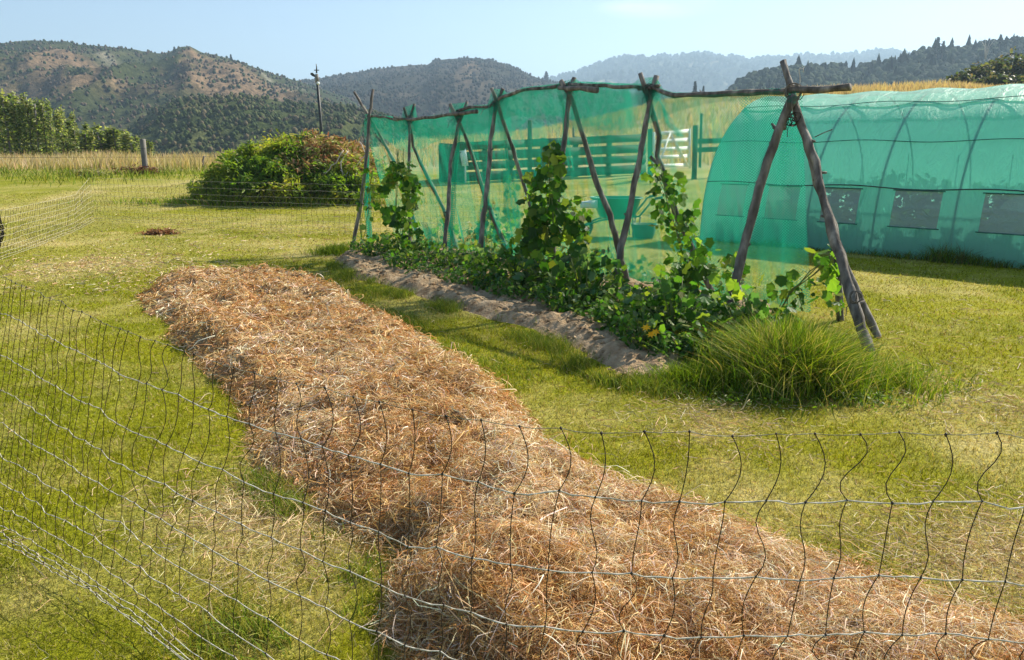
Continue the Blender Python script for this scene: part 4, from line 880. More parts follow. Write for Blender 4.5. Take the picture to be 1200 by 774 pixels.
n = 45; leaves('foliage', rng.normal(size=(n, 3)) * [.07, .07, .06] + [0, 0, .26], rng.uniform(.06, .11, n), jitcol(LY, n, .3), M['leaf'], pot0, OVAL, seed=8)
pc = TRr + TU * 1.2 + TN * .72; RB = empty('added_dark_bed', (pc[0], pc[1], 0), math.atan2(TU[1], TU[0])); tag(RB, 'low dark bed of leafy seedlings added to darken the tunnel inside its near wall', 'raised bed')  # invented bed, put in to darken the tunnel interior
MB().box((0, 0, .17), (7.4, .9, .34)).build('added_bed_box', nmat('dark_boards', [(.3, (.02, .025, .02)), (.7, (.06, .06, .05))], 4, .9, .3), RB)
n = 2600; leaves('added_foliage', np.column_stack([rng.uniform(-3.6, 3.6, n), rng.uniform(-.42, .42, n), .34 + .32 * rng.random(n) * fbm(rng.random(n) * 3, rng.random(n) * 3, 2) * 1.6]), rng.uniform(.06, .13, n), jitcol([(.10, .17, .05), (.18, .24, .08), (.26, .27, .14)], n, .35), M['leaf'], RB, OVAL, seed=77)
pc = TRr + TU * 1.2 + TN * 3.9; CW = empty('added_dimming_row', (pc[0], pc[1], 0), math.atan2(TU[1], TU[0])); tag(CW, 'staked leafy row added to block the bright far cloth behind the tunnel windows', 'added crop row')  # invented row that hides the bright far cloth so the windows look darker
n = 4200; px_ = rng.uniform(-3.7, 3.7, n); leaves('added_foliage', np.column_stack([px_, rng.normal(size=n) * .16, rng.uniform(.05, .98, n) * (.75 + .5 * fbm(px_ * 2, px_ * 0, 3))]), rng.uniform(.09, .2, n), jitcol([(.04, .085, .025), (.08, .13, .04), (.12, .13, .06)], n, .35), M['leaf'], CW, OVAL, seed=78)
for k in range(9): MB().tube([(-3.5 + .87 * k, 0, 0), (-3.5 + .87 * k, 0, 1.5)], .012, 6).build('stake', M['grey_wood'], CW)
first = True
for bi, B in enumerate((B1, B2)):
    for k in range(5):
        o = pot0 if first else copy_tree(pot0); first = False; lx = -.75 + .36 * k; cr = math.cos(B.rotation_euler.z); sr = math.sin(B.rotation_euler.z)
        o.location = (B.location.x + lx * cr, B.location.y + lx * sr, .735); o.rotation_euler.z = k * 1.3
        tag(o, '%s potted seedling from the near end of the bench behind the %s tunnel windows' % (ORD[k], ('left', 'right')[bi]), 'potted plant', 'potted seedlings on the tunnel benches')
c = TRr + TU * .28 + TN * .42; gx, gy = np.meshgrid(np.linspace(-.42, .42, 26), np.linspace(0, 1, 20)); xx, yy = gx.ravel(), gy.ravel()
w = .16 * (fbm(xx * 6, yy * 6, 4) - .5) + .10 * np.abs(np.sin(xx * 13 + yy * 4)); prof = .95 - .55 * (xx / .5) ** 2
V = c + TU * xx[:, None] + TN * (w + .25 * yy)[:, None]; V[:, 2] = yy * prof; I = np.arange(19 * 25); r, cc_ = I // 25, I % 25
o = mesh_np('plastic_sheet', V, np.stack([r * 26 + cc_, r * 26 + cc_ + 1, (r + 1) * 26 + cc_ + 1, (r + 1) * 26 + cc_], 1), nmat('crumpled_plastic', [(.3, (.45, .5, .48)), (.7, (.8, .82, .8))], 4, .25, .6, 12, .02, spec=.6), smooth=True)
tag(o, 'crumpled pale plastic sheet seen through the right window of the tunnel', 'plastic sheet')
q = TRr + TU * .9 - TN * .05; tuft('weeds', q[0], q[1], .95, .13, 2600, .1, .36, TG[:2] + [(.05, .09, .02), (.2, .17, .08)], 'weeds and seeding grass along the foot of the tunnel', ang=math.atan2(TU[1], TU[0]))
q = TRr + TU * 3.6 - TN * .05; tuft('weeds', q[0], q[1], 1.3, .1, 1800, .05, .2, TG[:2] + [(.05, .09, .02)], 'short weeds along the left end of the tunnel foot', ang=math.atan2(TU[1], TU[0]))

# ------------------------------------------------------------------ foreground electric netting
def net_fence(name, label, top, bot, levels, dx, rv, rh, wav, cat='net fence', bunch=None, knots=True, dxf=None, bend=0.03, thin_top=False):
    """top, bot: plan polylines of the same length (x, y, z); levels: heights as shares of the net."""
    top = np.array(top, float); bot = np.array(bot, float); L = np.concatenate([[0], np.cumsum(np.linalg.norm(np.diff(top[:, :2], axis=0), axis=1))])
    def at(s, v):
        a = np.array([np.interp(s, L, top[:, k]) for k in range(3)]); b2 = np.array([np.interp(s, L, bot[:, k]) for k in range(3)])
        q = b2 + (a - b2) * v; nn = fbm(np.array([s * 1.7]), np.array([v * 2.2]), 2)[0] - .5; return q + np.array([0, bend * nn * 2 * math.sin(math.pi * min(1, v + .1)), .0])
    o = empty(name, bot[len(bot) // 2]); tag(o, label, cat); loc = -Vector(o.location); N = int(L[-1] / dx)
    S = [0.0]
    while S[-1] < L[-1]: S.append(S[-1] + dx * (dxf(S[-1]) if dxf else 1))
    S = S[:-1]; N = len(S) - 1
    ph = rng.uniform(0, 6.28, N + 1)
    grid = np.array([[at(s, v) + np.array([random.gauss(0, .004), random.gauss(0, .004), random.gauss(0, .003)]) for v in levels] for s in S])
    m_ = MB(); vi = 0; tot = 0
    for i in range(N + 1):
        pts = []
        A = []
        for j in range(len(levels)):
            A.append(grid[i, j])
            if j < len(levels) - 1:
                av = wav * (3.6 * (float(vnoise(np.array([i * .13 + 5]), np.array([j * 3.7]))[0]) - .42) + random.uniform(-.8, .8)); hv = 2 if random.random() < .2 or (j + i // 9) % 3 == 1 else 1
                for f in (.14, .28, .42, .58, .72, .86):
                    q = grid[i, j] * (1 - f) + grid[i, j + 1] * f
                    amp = av * math.sin(f * math.pi * hv); d = grid[min(i + 1, N), j] - grid[max(i - 1, 0), j]; d = d / (np.linalg.norm(d) + 1e-9)
                    A.append(q + d * amp)
        m_.tube(A, rv, 5, 0, False)
    b_o = m_.build('upright_strands', M['dark_strand'], o, smooth=True); b_o.location = loc
    rh0 = rh
    for j in range(len(levels)):
        rh = rh0 * (.62 if thin_top and j == 0 else 1)
        m_ = MB(); pts = []
        for i in range(N + 1):
            pts.append(grid[i, j])
            if i < N:
                for f in (.33, .66):
                    q = grid[i, j] * (1 - f) + grid[i + 1, j] * f; pts.append(q + [random.gauss(0, rh * .9), random.gauss(0, rh * .9), random.gauss(0, rh * 1.2) - wav * .15])
        m_.tube(pts, rh, 6, .15, False)
        if rh > .0012:                          # a second ply twisted round the first
            m_.tube([p + np.array([math.sin(k * 1.9), math.cos(k * 1.9), math.cos(k * 1.9 + 1)]) * rh * 1.1 for k, p in enumerate(pts)], rh * .55, 4, 0, False)
        t_ = m_.build('twine', M['old_twine'] if thin_top and j == 0 else M['twine'], o, smooth=True); t_.location = loc
    if knots:
        m_ = MB()
        for i in range(N + 1):
            for j in range(len(levels)):
                p = grid[i, j]; k = rv * random.uniform(2.6, 3.8); m_.add([p + [k, 0, 0], p - [k, 0, 0], p + [0, k, 0], p - [0, k, 0], p + [0, 0, k * 1.3], p - [0, 0, k * 1.3]], [(0, 2, 4), (2, 1, 4), (1, 3, 4), (3, 0, 4), (2, 0, 5), (1, 2, 5), (3, 1, 5), (0, 3, 5)])
        k_ = m_.build('knots', M['dark_strand'], o); k_.location = loc
    return o
Z1 = 1.08
tp_px = [(-260, 240), (-120, 283), (0, 323), (60, 350), (150, 390), (250, 424), (355, 452), (480, 480), (620, 501), (760, 508), (900, 510), (1045, 508), (1150, 509), (1230, 514), (1400, 522), (1700, 540)]
top = [G(a, b_, Z1) for a, b_ in tp_px]
bot = [G(-330, 520), G(-170, 572), G(-40, 625), G(20, 655), G(112, 708), G(198, 771)] + [np.array([t_[0] - .06, t_[1] + .03, 0.0]) for t_ in top[6:]]
LV = [1.0, .87, .715, .59, .47, .355, .25, .155, .08, .05, .03, .015]
net_fence('electric_netting', 'low net fence of pale twine and dark wavy strands crossing the near foreground', top, [np.array([b_[0], b_[1], .02]) for b_ in bot], LV, 0.081, 0.00110, 0.00135, 0.013, dxf=lambda q: 1.3 - .3 * float(sstep(2.2, 4.2, q)), thin_top=True)
# the far run of netting: comes in from the left, turns and crosses the lawn behind the trellis
f1 = [G(-330, 345), G(-150, 325), G(0, 306), G(50, 287), G(85, 273), G(112, 262), G(200, 266), G(300, 271), G(420, 276)]
e_ = f1[-1]; f1 += [e_ + np.array([2.2, .0, 0]), e_ + np.array([4.6, .6, 0]), e_ + np.array([6.2, 1.4, 0])]
tops = [p + np.array([0, .25 if i < 5 else 0, .72 if i < 5 else .95]) for i, p in enumerate(f1)]
for q in (f1, tops):
    for i, p in enumerate(q): p[2] += float(terrain(p[0], p[1]))
M['twine_']=M['twine']
net_fence('far_netting', 'low net fence sweeping in from the left edge and across the lawn before the heap', tops, f1, [1, .86, .72, .6, .48, .36, .25, .15, .08, .03], 0.12, 0.0022, 0.0016, 0.016, knots=False, bend=.12)
m_ = MB(); c0 = G(-4, 300)
for j in range(9):
    m_.tube([PY(-12 + 14 * math.sin(math.pi * v) ** .8 + random.uniform(-3, 3), 240 + 62 * v, c0[1] - .2) for v in np.linspace(0, 1, 14)], .006, 4, 0, False)
tag(m_.build('net_roll', M['dark_strand']), 'dark bundle of rolled netting at the left edge of the lawn', 'netting roll')

# ------------------------------------------------------------------ overgrown heap
hy = 21.9; hc = np.array([PY(330, 236, hy)[0], hy, 0])
hp_x = [222, 240, 268, 292, 318, 345, 372, 400, 420, 440, 462]; hp_y = [238, 226, 202, 174, 158, 153, 157, 154, 163, 190, 236]
HX0, HX1 = PY(222, 240, hy)[0], PY(464, 240, hy)[0]
def heap_h(x, y):
    px = 600 + 900 * x / (hy * math.cos(TH) + .35); yt = np.interp(px, hp_x, hp_y); zt = CAMH + (175 - yt) / 900 * hy
    v = np.abs(y - hy) / (1.9 + .5 * fbm(x * .8, y * .0, 2)); pr = np.clip(1 - v ** 1.7, 0, 1) ** .7
    return np.where((x > HX0) & (x < HX1), np.maximum(0, zt - .34 - terrain(x, y) + .5 * (fbm(x * 1.6, y * 1.6, 3) - .5)) * pr, 0) + terrain(x, y)
gx, gy = np.meshgrid(np.linspace(HX0 - .1, HX1 + .1, 110), np.linspace(hy - 2.5, hy + 2.5, 80)); X, Y_ = gx.ravel(), gy.ravel(); Zh = heap_h(X, Y_) - .05
I = np.arange(79 * 109); r, cc_ = I // 109, I % 109
HEAP = empty('overgrown_heap', (hc[0], hy, 0)); tag(HEAP, 'rounded heap smothered in green vines with dead reddish growth on its right side', 'overgrown heap')
o = mesh_np('earth', np.stack([X, Y_, Zh], 1), np.stack([r * 110 + cc_, r * 110 + cc_ + 1, (r + 1) * 110 + cc_ + 1, (r + 1) * 110 + cc_], 1), nmat('heap_earth', [(.3, (.03, .045, .012)), (.7, (.09, .10, .03))], 3, .95, .5), HEAP, smooth=True); o.location = -Vector(HEAP.location)
n = 46000; x = rng.uniform(HX0, HX1, n); y = rng.uniform(hy - 2.3, hy + 1.8, n); z = heap_h(x, y); k = z - terrain(x, y) > .03; x, y, z = x[k], y[k], z[k]; n = len(x)
ex = .05; Nn = unit(np.stack([-(heap_h(x + ex, y) - heap_h(x - ex, y)) / .1, -(heap_h(x, y + ex) - heap_h(x, y - ex)) / .1, np.ones(n)], 1))
px = 600 + 900 * x / hy; u = fbm(x * 1.1 + 4, z * 1.6, 3)
dead = (sstep(345, 385, px + 60 * (u - .5)) * sstep(.75, 1.35, z + .5 * (u - .5))) > rng.random(n) * 1.0 + .08
yel = sstep(.4, .62, fbm(x * .9 + 20, z * 1.5 + y, 3)) * (.35 + .65 * (px > 310))
cg = jitcol([(.12, .20, .025), (.17, .25, .035), (.08, .14, .02)], n, .35) * (1 - yel[:, None]) + jitcol([(.28, .31, .04), (.36, .32, .06)], n, .3) * yel[:, None]
cd_ = jitcol([(.42, .24, .12), (.50, .35, .16), (.55, .46, .20), (.28, .14, .08), (.26, .31, .06)], n, .3)
P = np.stack([x, y, z], 1) + Nn * rng.uniform(-.02, .16, n)[:, None] * (.2 + 3.2 * sstep(.4, .8, fbm(x * 2.5, y * 2.5 + z * 2.5, 3)))[:, None] + [0, 0, .0]
for nm, msk, cl_, tpl, sz in (('green_vines', ~dead, cg, NARROW, (.08, .2)), ('dead_vines', dead, cd_, NARROW, (.07, .2))):
    q = P[msk]; o = leaves(nm, q, rng.uniform(*sz, len(q)), cl_[msk], M['leaf'] if nm[0] == 'g' else M['straw'], HEAP, tpl, seed=len(q), nrm=None, spread=1.0, droop=.2); o.location = -Vector(HEAP.location)
m_ = MB()
for _ in range(7):
    a = PY(random.uniform(390, 425), random.uniform(165, 205), hy - 1.5); m_.tube(resample([a, a + [random.uniform(-.3, .3), -.1, -.3], a + [random.uniform(-.5, .5), -.15, -.6]], .1, .03), .012, 5)
o = m_.build('bare_stems', M['pale_stick'], HEAP); o.location = -Vector(HEAP.location)
tuft('heap_grass', hc[0] + .3, 20.0, 3.0, .35, 4500, .1, .35, TG[:3] + [(.35, .3, .12)], 'rough grass along the foot of the overgrown heap', w=.02)

# ------------------------------------------------------------------ far side of the paddock
def dry_band(name, x0, x1, y0, y1, n, h, label, cols, w=.03, seg=3):
    x = rng.uniform(x0, x1, n); y = rng.uniform(y0, y1, n); k = rng.random(n) < sstep(.25, .5, fbm(x * .6, y * .6, 3)) + .15; x, y = x[k], y[k]; n = len(x)
    hh = rng.uniform(.5, 1.1, n) * h * (.6 + .8 * fbm(x * .4, y * .4, 2)); cb = jitcol(cols, n, .3)
    tag(blades(name, np.stack([x, y, terrain(x, y)], 1), hh, np.full(n, w) * rng.uniform(.6, 1.6, n), rng.uniform(.05, .5, n), cb, M['grass'], seg, seed=n, tipcol=jitcol([(.62, .48, .32), (.5, .38, .24)], n, .2)), label, 'grass', kind='stuff')
DG = [(.46, .37, .20), (.38, .32, .16), (.28, .28, .11), (.55, .44, .28)]
dry_band('dry_grass', -31, -9, 29, 41, 15000, .62, 'pale dry seeding grass along the far left side of the lawn', DG)
dry_band('meadow_grass', -8, 30, 31, 74, 26000, .5, 'dry golden meadow grass on the slope beyond the rail fence', DG, .05, 2)
dry_band('ridge_grass', 24, 42, 60, 76, 7000, .7, 'tall dry grass on the crest behind the tunnel', [(.46, .35, .19), (.55, .42, .26)], .06, 2)
x = rng.uniform(-27, -7, 4200); y = 26.5 + rng.normal(size=4200) * 1.1 + .6 * np.sin(x); 
tag(blades('green_verge', np.stack([x, y, terrain(x, y)], 1), rng.uniform(.1, .4, 4200) * (.3 + 1.2 * fbm(x * .7, y * .7, 2)), np.full(4200, .025), rng.uniform(.2, 1.2, 4200), jitcol(LG, 4200, .3), M['grass'], 2, seed=9), 'rough green grass at the edge of the mown lawn', 'grass', kind='stuff')

def rgt(px, py, y): q = PY(px, py, y); return q
def post(px, pyt, pyb, y, w, label, name='wooden_post', mt='grey_wood', lean=0, group=None):
    a = PY(px, pyb, y); t_ = PY(px + lean, pyt, y); g = float(terrain(a[0], y)); o = empty(name, (a[0], y, g)); tag(o, label, 'post', group)
    m_ = MB(); m_.tube([(0, 0, -.2), (0.0, 0, .3), ((t_[0] - a[0]) * .95, 0, t_[2] - g - .02), (t_[0] - a[0], 0, t_[2] - g)], [w / 2 * 1.08, w / 2, w / 2, w / 2 * .8], 10, .05); m_.build('post_shaft', M[mt], o, smooth=False); 
    m_ = MB(); [m_.tube([(w * .52 * math.cos(a2), w * .52 * math.sin(a2), (t_[2] - g) * .72) for a2 in np.linspace(0, 6.28, 14)], .006, 4) for _ in (0,)]; m_.build('staple_wire', M['steel'], o); return o
post(171, 163, 204, 27.5, .19, 'thick grey fence post standing in the dry grass left of the heap', lean=-4)
post(239, 183, 204, 31, .07, 'thin brown stake in the dry grass between the thick post and the heap')
post(267, 180, 200, 31, .07, 'thin stake at the left foot of the overgrown heap')
fw = empty('wire_fence', (-12, 31, .8)); tag(fw, 'two thin fence wires running past the thick grey post', 'wire')
for z in (.45, .95): m_ = MB(); m_.tube([(x_, 31.2 + .05 * x_, float(terrain(x_, 31)) + z) for x_ in np.linspace(-34, -9, 12)], .006, 4); o = m_.build('wire', M['steel'], fw); o.location = -Vector(fw.location)
clump((*(G(163, 205)[:1]), 27.3), .3, 260, [(.14, .06, .035), (.2, .1, .05)], 'rusty brown debris at the foot of the thick grey post', 'debris_heap') if False else None
q = np.array([PY(163, 198, 27.2)[0], 27.2]); clump(q, .35, 320, [(.14, .06, .035), (.2, .1, .05)], 'heap of dark brown debris at the foot of the thick grey post', 'debris_heap')
q = np.array([PY(105, 205, 26.5)[0], 26.5]); clump(q, .3, 200, [(.3, .26, .12), (.2, .2, .07)], 'pile of cut dry stalks at the lawn edge left of the thick grey post', 'debris_heap')

# mast with a vane
my = 27.0; mb_ = PY(377, 150, my); MAST = empty('weather_mast', (mb_[0], my, float(terrain(mb_[0], my)))); tag(MAST, 'tall thin dark mast with a pale wind vane on top behind the heap', 'mast')
def rel(o, m_, name, material, smooth=False): b2 = m_.build(name, material, o, smooth); b2.location = -Vector(o.location); return b2
a = PY(372, 97, my); g0 = np.array([mb_[0] + .03, my, MAST.location.z - .2])
rel(MAST, MB().tube([g0, (g0 + a) / 2, a], [.06, .055, .045], 8), 'mast_pole', M['steel'])
rel(MAST, MB().tube([a, PY(371, 87, my)], [.07, .05], 10), 'turbine_body', M['grey_wood'], True)
rel(MAST, MB().tube([PY(372, 97.5, my - .1), PY(373.5, 98, my - .12)], .05, 8), 'light_knob', M['white_sheet'])
rel(MAST, MB().tube([PY(371, 86, my), PY(371, 79, my), PY(370.5, 75, my)], [.03, .02, .01], 6), 'finial', M['steel'])
rel(MAST, MB().tube([PY(368, 82.5, my), PY(374, 82.5, my)], .014, 6), 'cross_arm', M['steel'])
V = [PY(x_, y_, my - .03 + .06 * s_) for s_ in (0, 1) for x_, y_ in ((369, 88), (366.5, 85.5), (364, 85.6), (363.6, 87.5), (366, 89.5), (369.5, 91))]
rel(MAST, MB().add(V, [(0, 1, 2, 3, 4, 5), (11, 10, 9, 8, 7, 6)] + [(i, (i + 1) % 6, 6 + (i + 1) % 6, 6 + i) for i in range(6)]), 'tail_vane', M['steel'])

# rail fence and gate
fy0 = 25.5
RF = empty('rail_fence', PY(640, 205, fy0)); tag(RF, 'dark green four rail timber fence beyond the trellis', 'fence')
def FY(px): return fy0 + (px - 640) * 0.012
railrows = [((536, 172), (757, 161.5), 8.5), ((536, 184), (757, 174), 9.5), ((536, 195.5), (757, 186), 8.5), ((536, 208), (757, 198), 10)]
for (a, b2, hpx) in railrows:
    A = PY(a[0], a[1], FY(a[0])); B = PY(b2[0], b2[1], FY(b2[0])); n_ = 3
    for k in range(n_):
        p0 = A + (B - A) * k / n_; p1 = A + (B - A) * (k + .995) / n_; rel(RF, MB().bar(p0, p1, .04, hpx / 900 * fy0), 'rail', M['rail_wood'])
for px in (541, 568, 598, 636, 675, 714, 754):
    yb_ = 171.5 - (px - 536) * .045; A = PY(px, yb_ - 5, FY(px) + .12); g = float(terrain(A[0], A[1])); rel(RF, MB().bar((A[0], A[1], g - .2), A, .16, .16, (0, 1, 0)), 'fence_post', M['rail_wood'])
BIN = empty('board_bin', PY(527, 208, 24.6)); tag(BIN, 'upright dark board bin at the left end of the rail fence', 'bin')
zb = float(terrain(BIN.location.x, 24.6))
for k in range(4):
    px0, px1 = 515 + k * 6.2, 515 + k * 6.2 + 5.9; A = PY((px0 + px1) / 2, 168 + k * .4, 24.6); rel(BIN, MB().box((A[0], 24.6, (zb + A[2]) / 2), (5.9 / 900 * 24.6, .05, A[2] - zb)), 'board', M['rail_wood'])
A = PY(540, 172, 25.3); rel(BIN, MB().box((PY(515.6, 170, 24.9)[0], 25.0, (zb + PY(515, 170, 24.9)[2]) / 2), (.05, .75, PY(515, 170, 24.9)[2] - zb)), 'side_board', M['rail_wood'])
rel(BIN, MB().box((PY(539.5, 170, 24.9)[0], 25.0, (zb + PY(540, 172, 24.9)[2]) / 2), (.05, .75, PY(540, 172, 24.9)[2] - zb)), 'side_board', M['rail_wood'])
WP = empty('white_panel', PY(542, 195, 24.2)); tag(WP, 'upright white sheet leaning on the left end of the rail fence', 'panel')
A, B, C_, D_ = PY(537, 168.5, 24.4), PY(545, 169, 24.4), PY(549, 194.5, 24.1), PY(541.5, 195, 24.1); th_ = np.array([0, .03, 0])
rel(WP, MB().add([A, B, C_, D_, A + th_, B + th_, C_ + th_, D_ + th_], [(0, 1, 2, 3), (7, 6, 5, 4), (0, 4, 5, 1), (1, 5, 6, 2), (2, 6, 7, 3), (3, 7, 4, 0)]), 'sheet', M['white_sheet'])
rel(WP, MB().bar((C_ + D_) / 2 * [1, 1, 0] + [0, 0.05, float(terrain(C_[0], C_[1])) - .02], (C_ + D_) / 2 + [0, .05, .1], .05, .05, (0, 1, 0)), 'stake', M['white_wood'])
ga, gb = 25.0, 27.0                             # white gate, standing ajar
GT = empty('field_gate', PY(766, 198, ga)); tag(GT, 'white five bar wooden field gate with an inverted V brace standing ajar', 'gate')
gl = lambda px, py: PY(px, py, ga + (gb - ga) * (px - 766) / 42)
for k, (yl, yr_) in enumerate([(157.5, 153.5), (167, 163.5), (176, 173.5), (185, 183), (195, 193.5)]):
    rel(GT, MB().bar(gl(766, yl), gl(808, yr_), .03, 4.2 / 900 * 26), 'bar', M['white_wood'])
for px, y0, y1 in ((766, 155, 200), (808, 151, 197)): rel(GT, MB().bar(gl(px, y0) - [0, .03, 0], gl(px, y1) - [0, .03, 0], .07, .05, (0, 1, 0)), 'stile', M['white_wood'])
for a, b2 in (((785, 156), (771, 196)), ((785, 156), (806, 195))): rel(GT, MB().bar(gl(*a) - [0, .05, 0], gl(*b2) - [0, .05, 0], .06, .025, (0, 1, 0)), 'brace', M['white_wood'])
post(815, 147, 178, 25.3, .17, 'dark gate post right of the white field gate', 'gate_post', 'rail_wood')
post(762, 151, 204, 26.3, .18, 'gate post left of the white field gate behind a trellis pole', 'gate_post', 'rail_wood')
RF2 = empty('rail_fence', PY(840, 180, 26)); tag(RF2, 'short run of dark rail fence between the gate post and the tunnel', 'fence')
for py in (166, 176): rel(RF2, MB().bar(PY(817, py, 25.6), PY(900, py - 3, 27.5), .04, .16), 'rail', M['rail_wood'])
for px in (858, 898): A = PY(px, 160, 25.4 + (px - 817) * .024); rel(RF2, MB().bar((A[0], A[1], float(terrain(A[0], A[1])) - .2), A, .13, .13, (0, 1, 0)), 'fence_post', M['rail_wood'])
post(621, 141, 172, 27.5, .16, 'tall post rising behind the rail fence in front of the golden slope', mt='rail_wood')
post(672, 150, 200, 28, .08, 'thin stake behind the rail fence left of the tall middle climber', mt='grey_wood')
post(822, 133, 160, 30, .10, 'short dark stake in the golden slope right of the gate', mt='steel')

# wheelbarrow, tub, batten
wy = 14.6; WB = empty('wheelbarrow', G(722, 277)); tag(WB, 'green wheelbarrow parked on the lawn behind the trellis', 'wheelbarrow'); wy = G(722, 278)[1]
def ring(cx, cy, z, rx, ry, n=20, px=0): return [(cx + rx * math.copysign(abs(math.cos(t)) ** .7, math.cos(t)), cy + ry * math.copysign(abs(math.sin(t)) ** .7, math.sin(t)), z) for t in np.linspace(0, 2 * math.pi, n, endpoint=False)]
cx = PY(722, 240, wy)[0]; zt, zm = PY(722, 232, wy)[2], PY(722, 256, wy)[2]; n_ = 20
R_ = [ring(cx, wy, zt, .47, .36), ring(cx, wy, zt - .02, .44, .33), ring(cx + .02, wy, zm + .05, .33, .26), ring(cx + .02, wy, zm, .26, .2)]
m_ = MB(); V = [p for r_ in R_ for p in r_]; F = [(j * n_ + i, j * n_ + (i + 1) % n_, (j + 1) * n_ + (i + 1) % n_, (j + 1) * n_ + i) for j in range(3) for i in range(n_)] + [tuple(3 * n_ + i for i in range(n_))]
m_.add(V, F); m_.tube([*ring(cx, wy, zt, .475, .365), ring(cx, wy, zt, .475, .365)[0]], .014, 6); ob = rel(WB, m_, 'tray', M['green_metal'], True); sl = ob.modifiers.new('thickness', 'SOLIDIFY'); sl.thickness = .006
for s_ in (-1, 1):
    rel(WB, MB().tube([(cx - .62, wy + s_ * .06, .2), (cx - .3, wy + s_ * .2, zm - .02), (cx + .4, wy + s_ * .27, zm + .06), (cx + .62, wy + s_ * .29, zt - .02), (cx + .78, wy + s_ * .3, zt + .02)], .017, 8), 'handle', M['green_metal'], True)
    rel(WB, MB().tube([(cx + .66, wy + s_ * .29, zt), (cx + .80, wy + s_ * .3, zt + .03)], .024, 8), 'grip', M['terracotta'])
    rel(WB, MB().tube([(cx + .28, wy + s_ * .25, zm + .02), (cx + .30, wy + s_ * .25, .02), (cx + .36, wy + s_ * .25, .0), (cx + .42, wy + s_ * .25, zm + .05)], .014, 8), 'leg', M['steel'])
wh = MB(); wh.tube([(cx - .62 + .17 * math.cos(t), wy, .19 + .17 * math.sin(t)) for t in np.linspace(0, 6.283, 22)], .035, 8); whl = rel(WB, wh, 'wheel', M['terracotta'], True)
MB().tube([(cx - .62, wy - .07, .19), (cx - .62, wy + .07, .19)], [.06, .06], 10).build('hub', M['steel'], whl)
A = PY(690, 241, wy - .3); rel(WB, MB().add([A + [-.14, 0, .05], A + [.16, 0, .10], A + [.16, 0, -.05], A + [-.14, 0, -.05], A + [-.14, .2, .05], A + [.16, .2, .10], A + [.16, .2, -.05], A + [-.14, .2, -.05]],
    [(0, 1, 2, 3), (7, 6, 5, 4), (0, 4, 5, 1), (1, 5, 6, 2), (2, 6, 7, 3), (3, 7, 4, 0)]), 'front_guard', M['white_sheet'])
tb = G(754, 279); TB = empty('garden_tub', tb); tag(TB, 'dull green round garden tub with a wire handle beside the wheelbarrow', 'tub')
m_ = MB(); R_ = [ring(0, 0, .0, .17, .17), ring(0, 0, .26, .24, .24), ring(0, 0, .26, .225, .225), ring(0, 0, .06, .16, .16)]; V = [p for r_ in R_ for p in r_]
m_.add(V, [(j * n_ + i, j * n_ + (i + 1) % n_, (j + 1) * n_ + (i + 1) % n_, (j + 1) * n_ + i) for j in range(3) for i in range(n_)] + [tuple(3 * n_ + i for i in range(n_))]); m_.build('tub_body', nmat('dull_green', [(.3, (.04, .10, .06)), (.7, (.07, .15, .09))], 6, .6, .2), TB, True)
MB().tube([(.235 * math.cos(t), 0.03, .25 + .17 * math.sin(t)) for t in np.linspace(0, math.pi, 16)], .006, 5).build('wire_handle', M['steel'], TB)
A, B = G(706, 224), G(762, 223); tag(MB().bar(A + [0, 0, .05], B + [0, 0, .05], .09, .05).build('timber_batten', M['rail_wood']), 'long thin batten lying on the lawn behind the wheelbarrow', 'batten')

# ------------------------------------------------------------------ young trees on the left
def sapling(k):
    o = empty('young_tree'); H_ = 4.3; MB().tube(resample([(0, 0, 0), (random.uniform(-.1, .1), 0, 2), (random.uniform(-.15, .15), .05, H_)], .7, .02), .035, 6).build('trunk', M['grey_wood'], o)
    n = 620; zz = H_ * (.08 + .95 * rng.random(n) ** .85); rad = .42 * (1 - zz / H_ * .8) + .05; th = rng.uniform(0, 6.28, n) ; rr = rad * rng.random(n) ** .5
    leaves('crown', np.stack([rr * np.cos(th), rr * np.sin(th), zz + rng.normal(size=n) * .1], 1), rng.uniform(.08, .18, n), jitcol([(.17, .21, .07), (.25, .28, .12), (.10, .14, .045), (.36, .37, .20)], n, .35), M['leaf'], o, OVAL, seed=90 + k, spread=1.0, droop=.0); return o
sp_ = [sapling(k) for k in range(4)]; us_ = set(); tops_x = [-60, 0, 30, 60, 80, 105, 130, 150, 168, 185]; tops_y = [95, 101, 104, 113, 128, 140, 148, 150, 154, 168]
k = 0
for row, (yy_, cnt) in enumerate(((44, 26), (46.5, 24), (49.5, 20))):
    for i in range(cnt):
        px = -62 + (248 - row * 14) * (i + random.uniform(-.3, .3)) / cnt; P = PY(px, 178, yy_ + random.uniform(-.6, .6)); ty = np.interp(px, tops_x, tops_y) + random.uniform(-4, 7) + row * -1
        hgt = CAMH + (175 - ty) / 900 * yy_ - (-.2); v = k % 4; o = sp_[v] if v not in us_ else copy_tree(sp_[v]); us_.add(v)
        o.location = (P[0], P[1], -.2); qs = random.uniform(.75, 1.7); o.scale = (qs, qs, max(.3, hgt / 5.0) * random.uniform(.86, 1.06)); o.rotation_euler.z = random.uniform(0, 6); k += 1
        tag(o, 'slender leafy young tree, %s from the right in the %s row of the plantation' % (ORD[cnt - 1 - i], ('front', 'middle', 'back')[row]), 'tree', 'young trees of the plantation on the left')
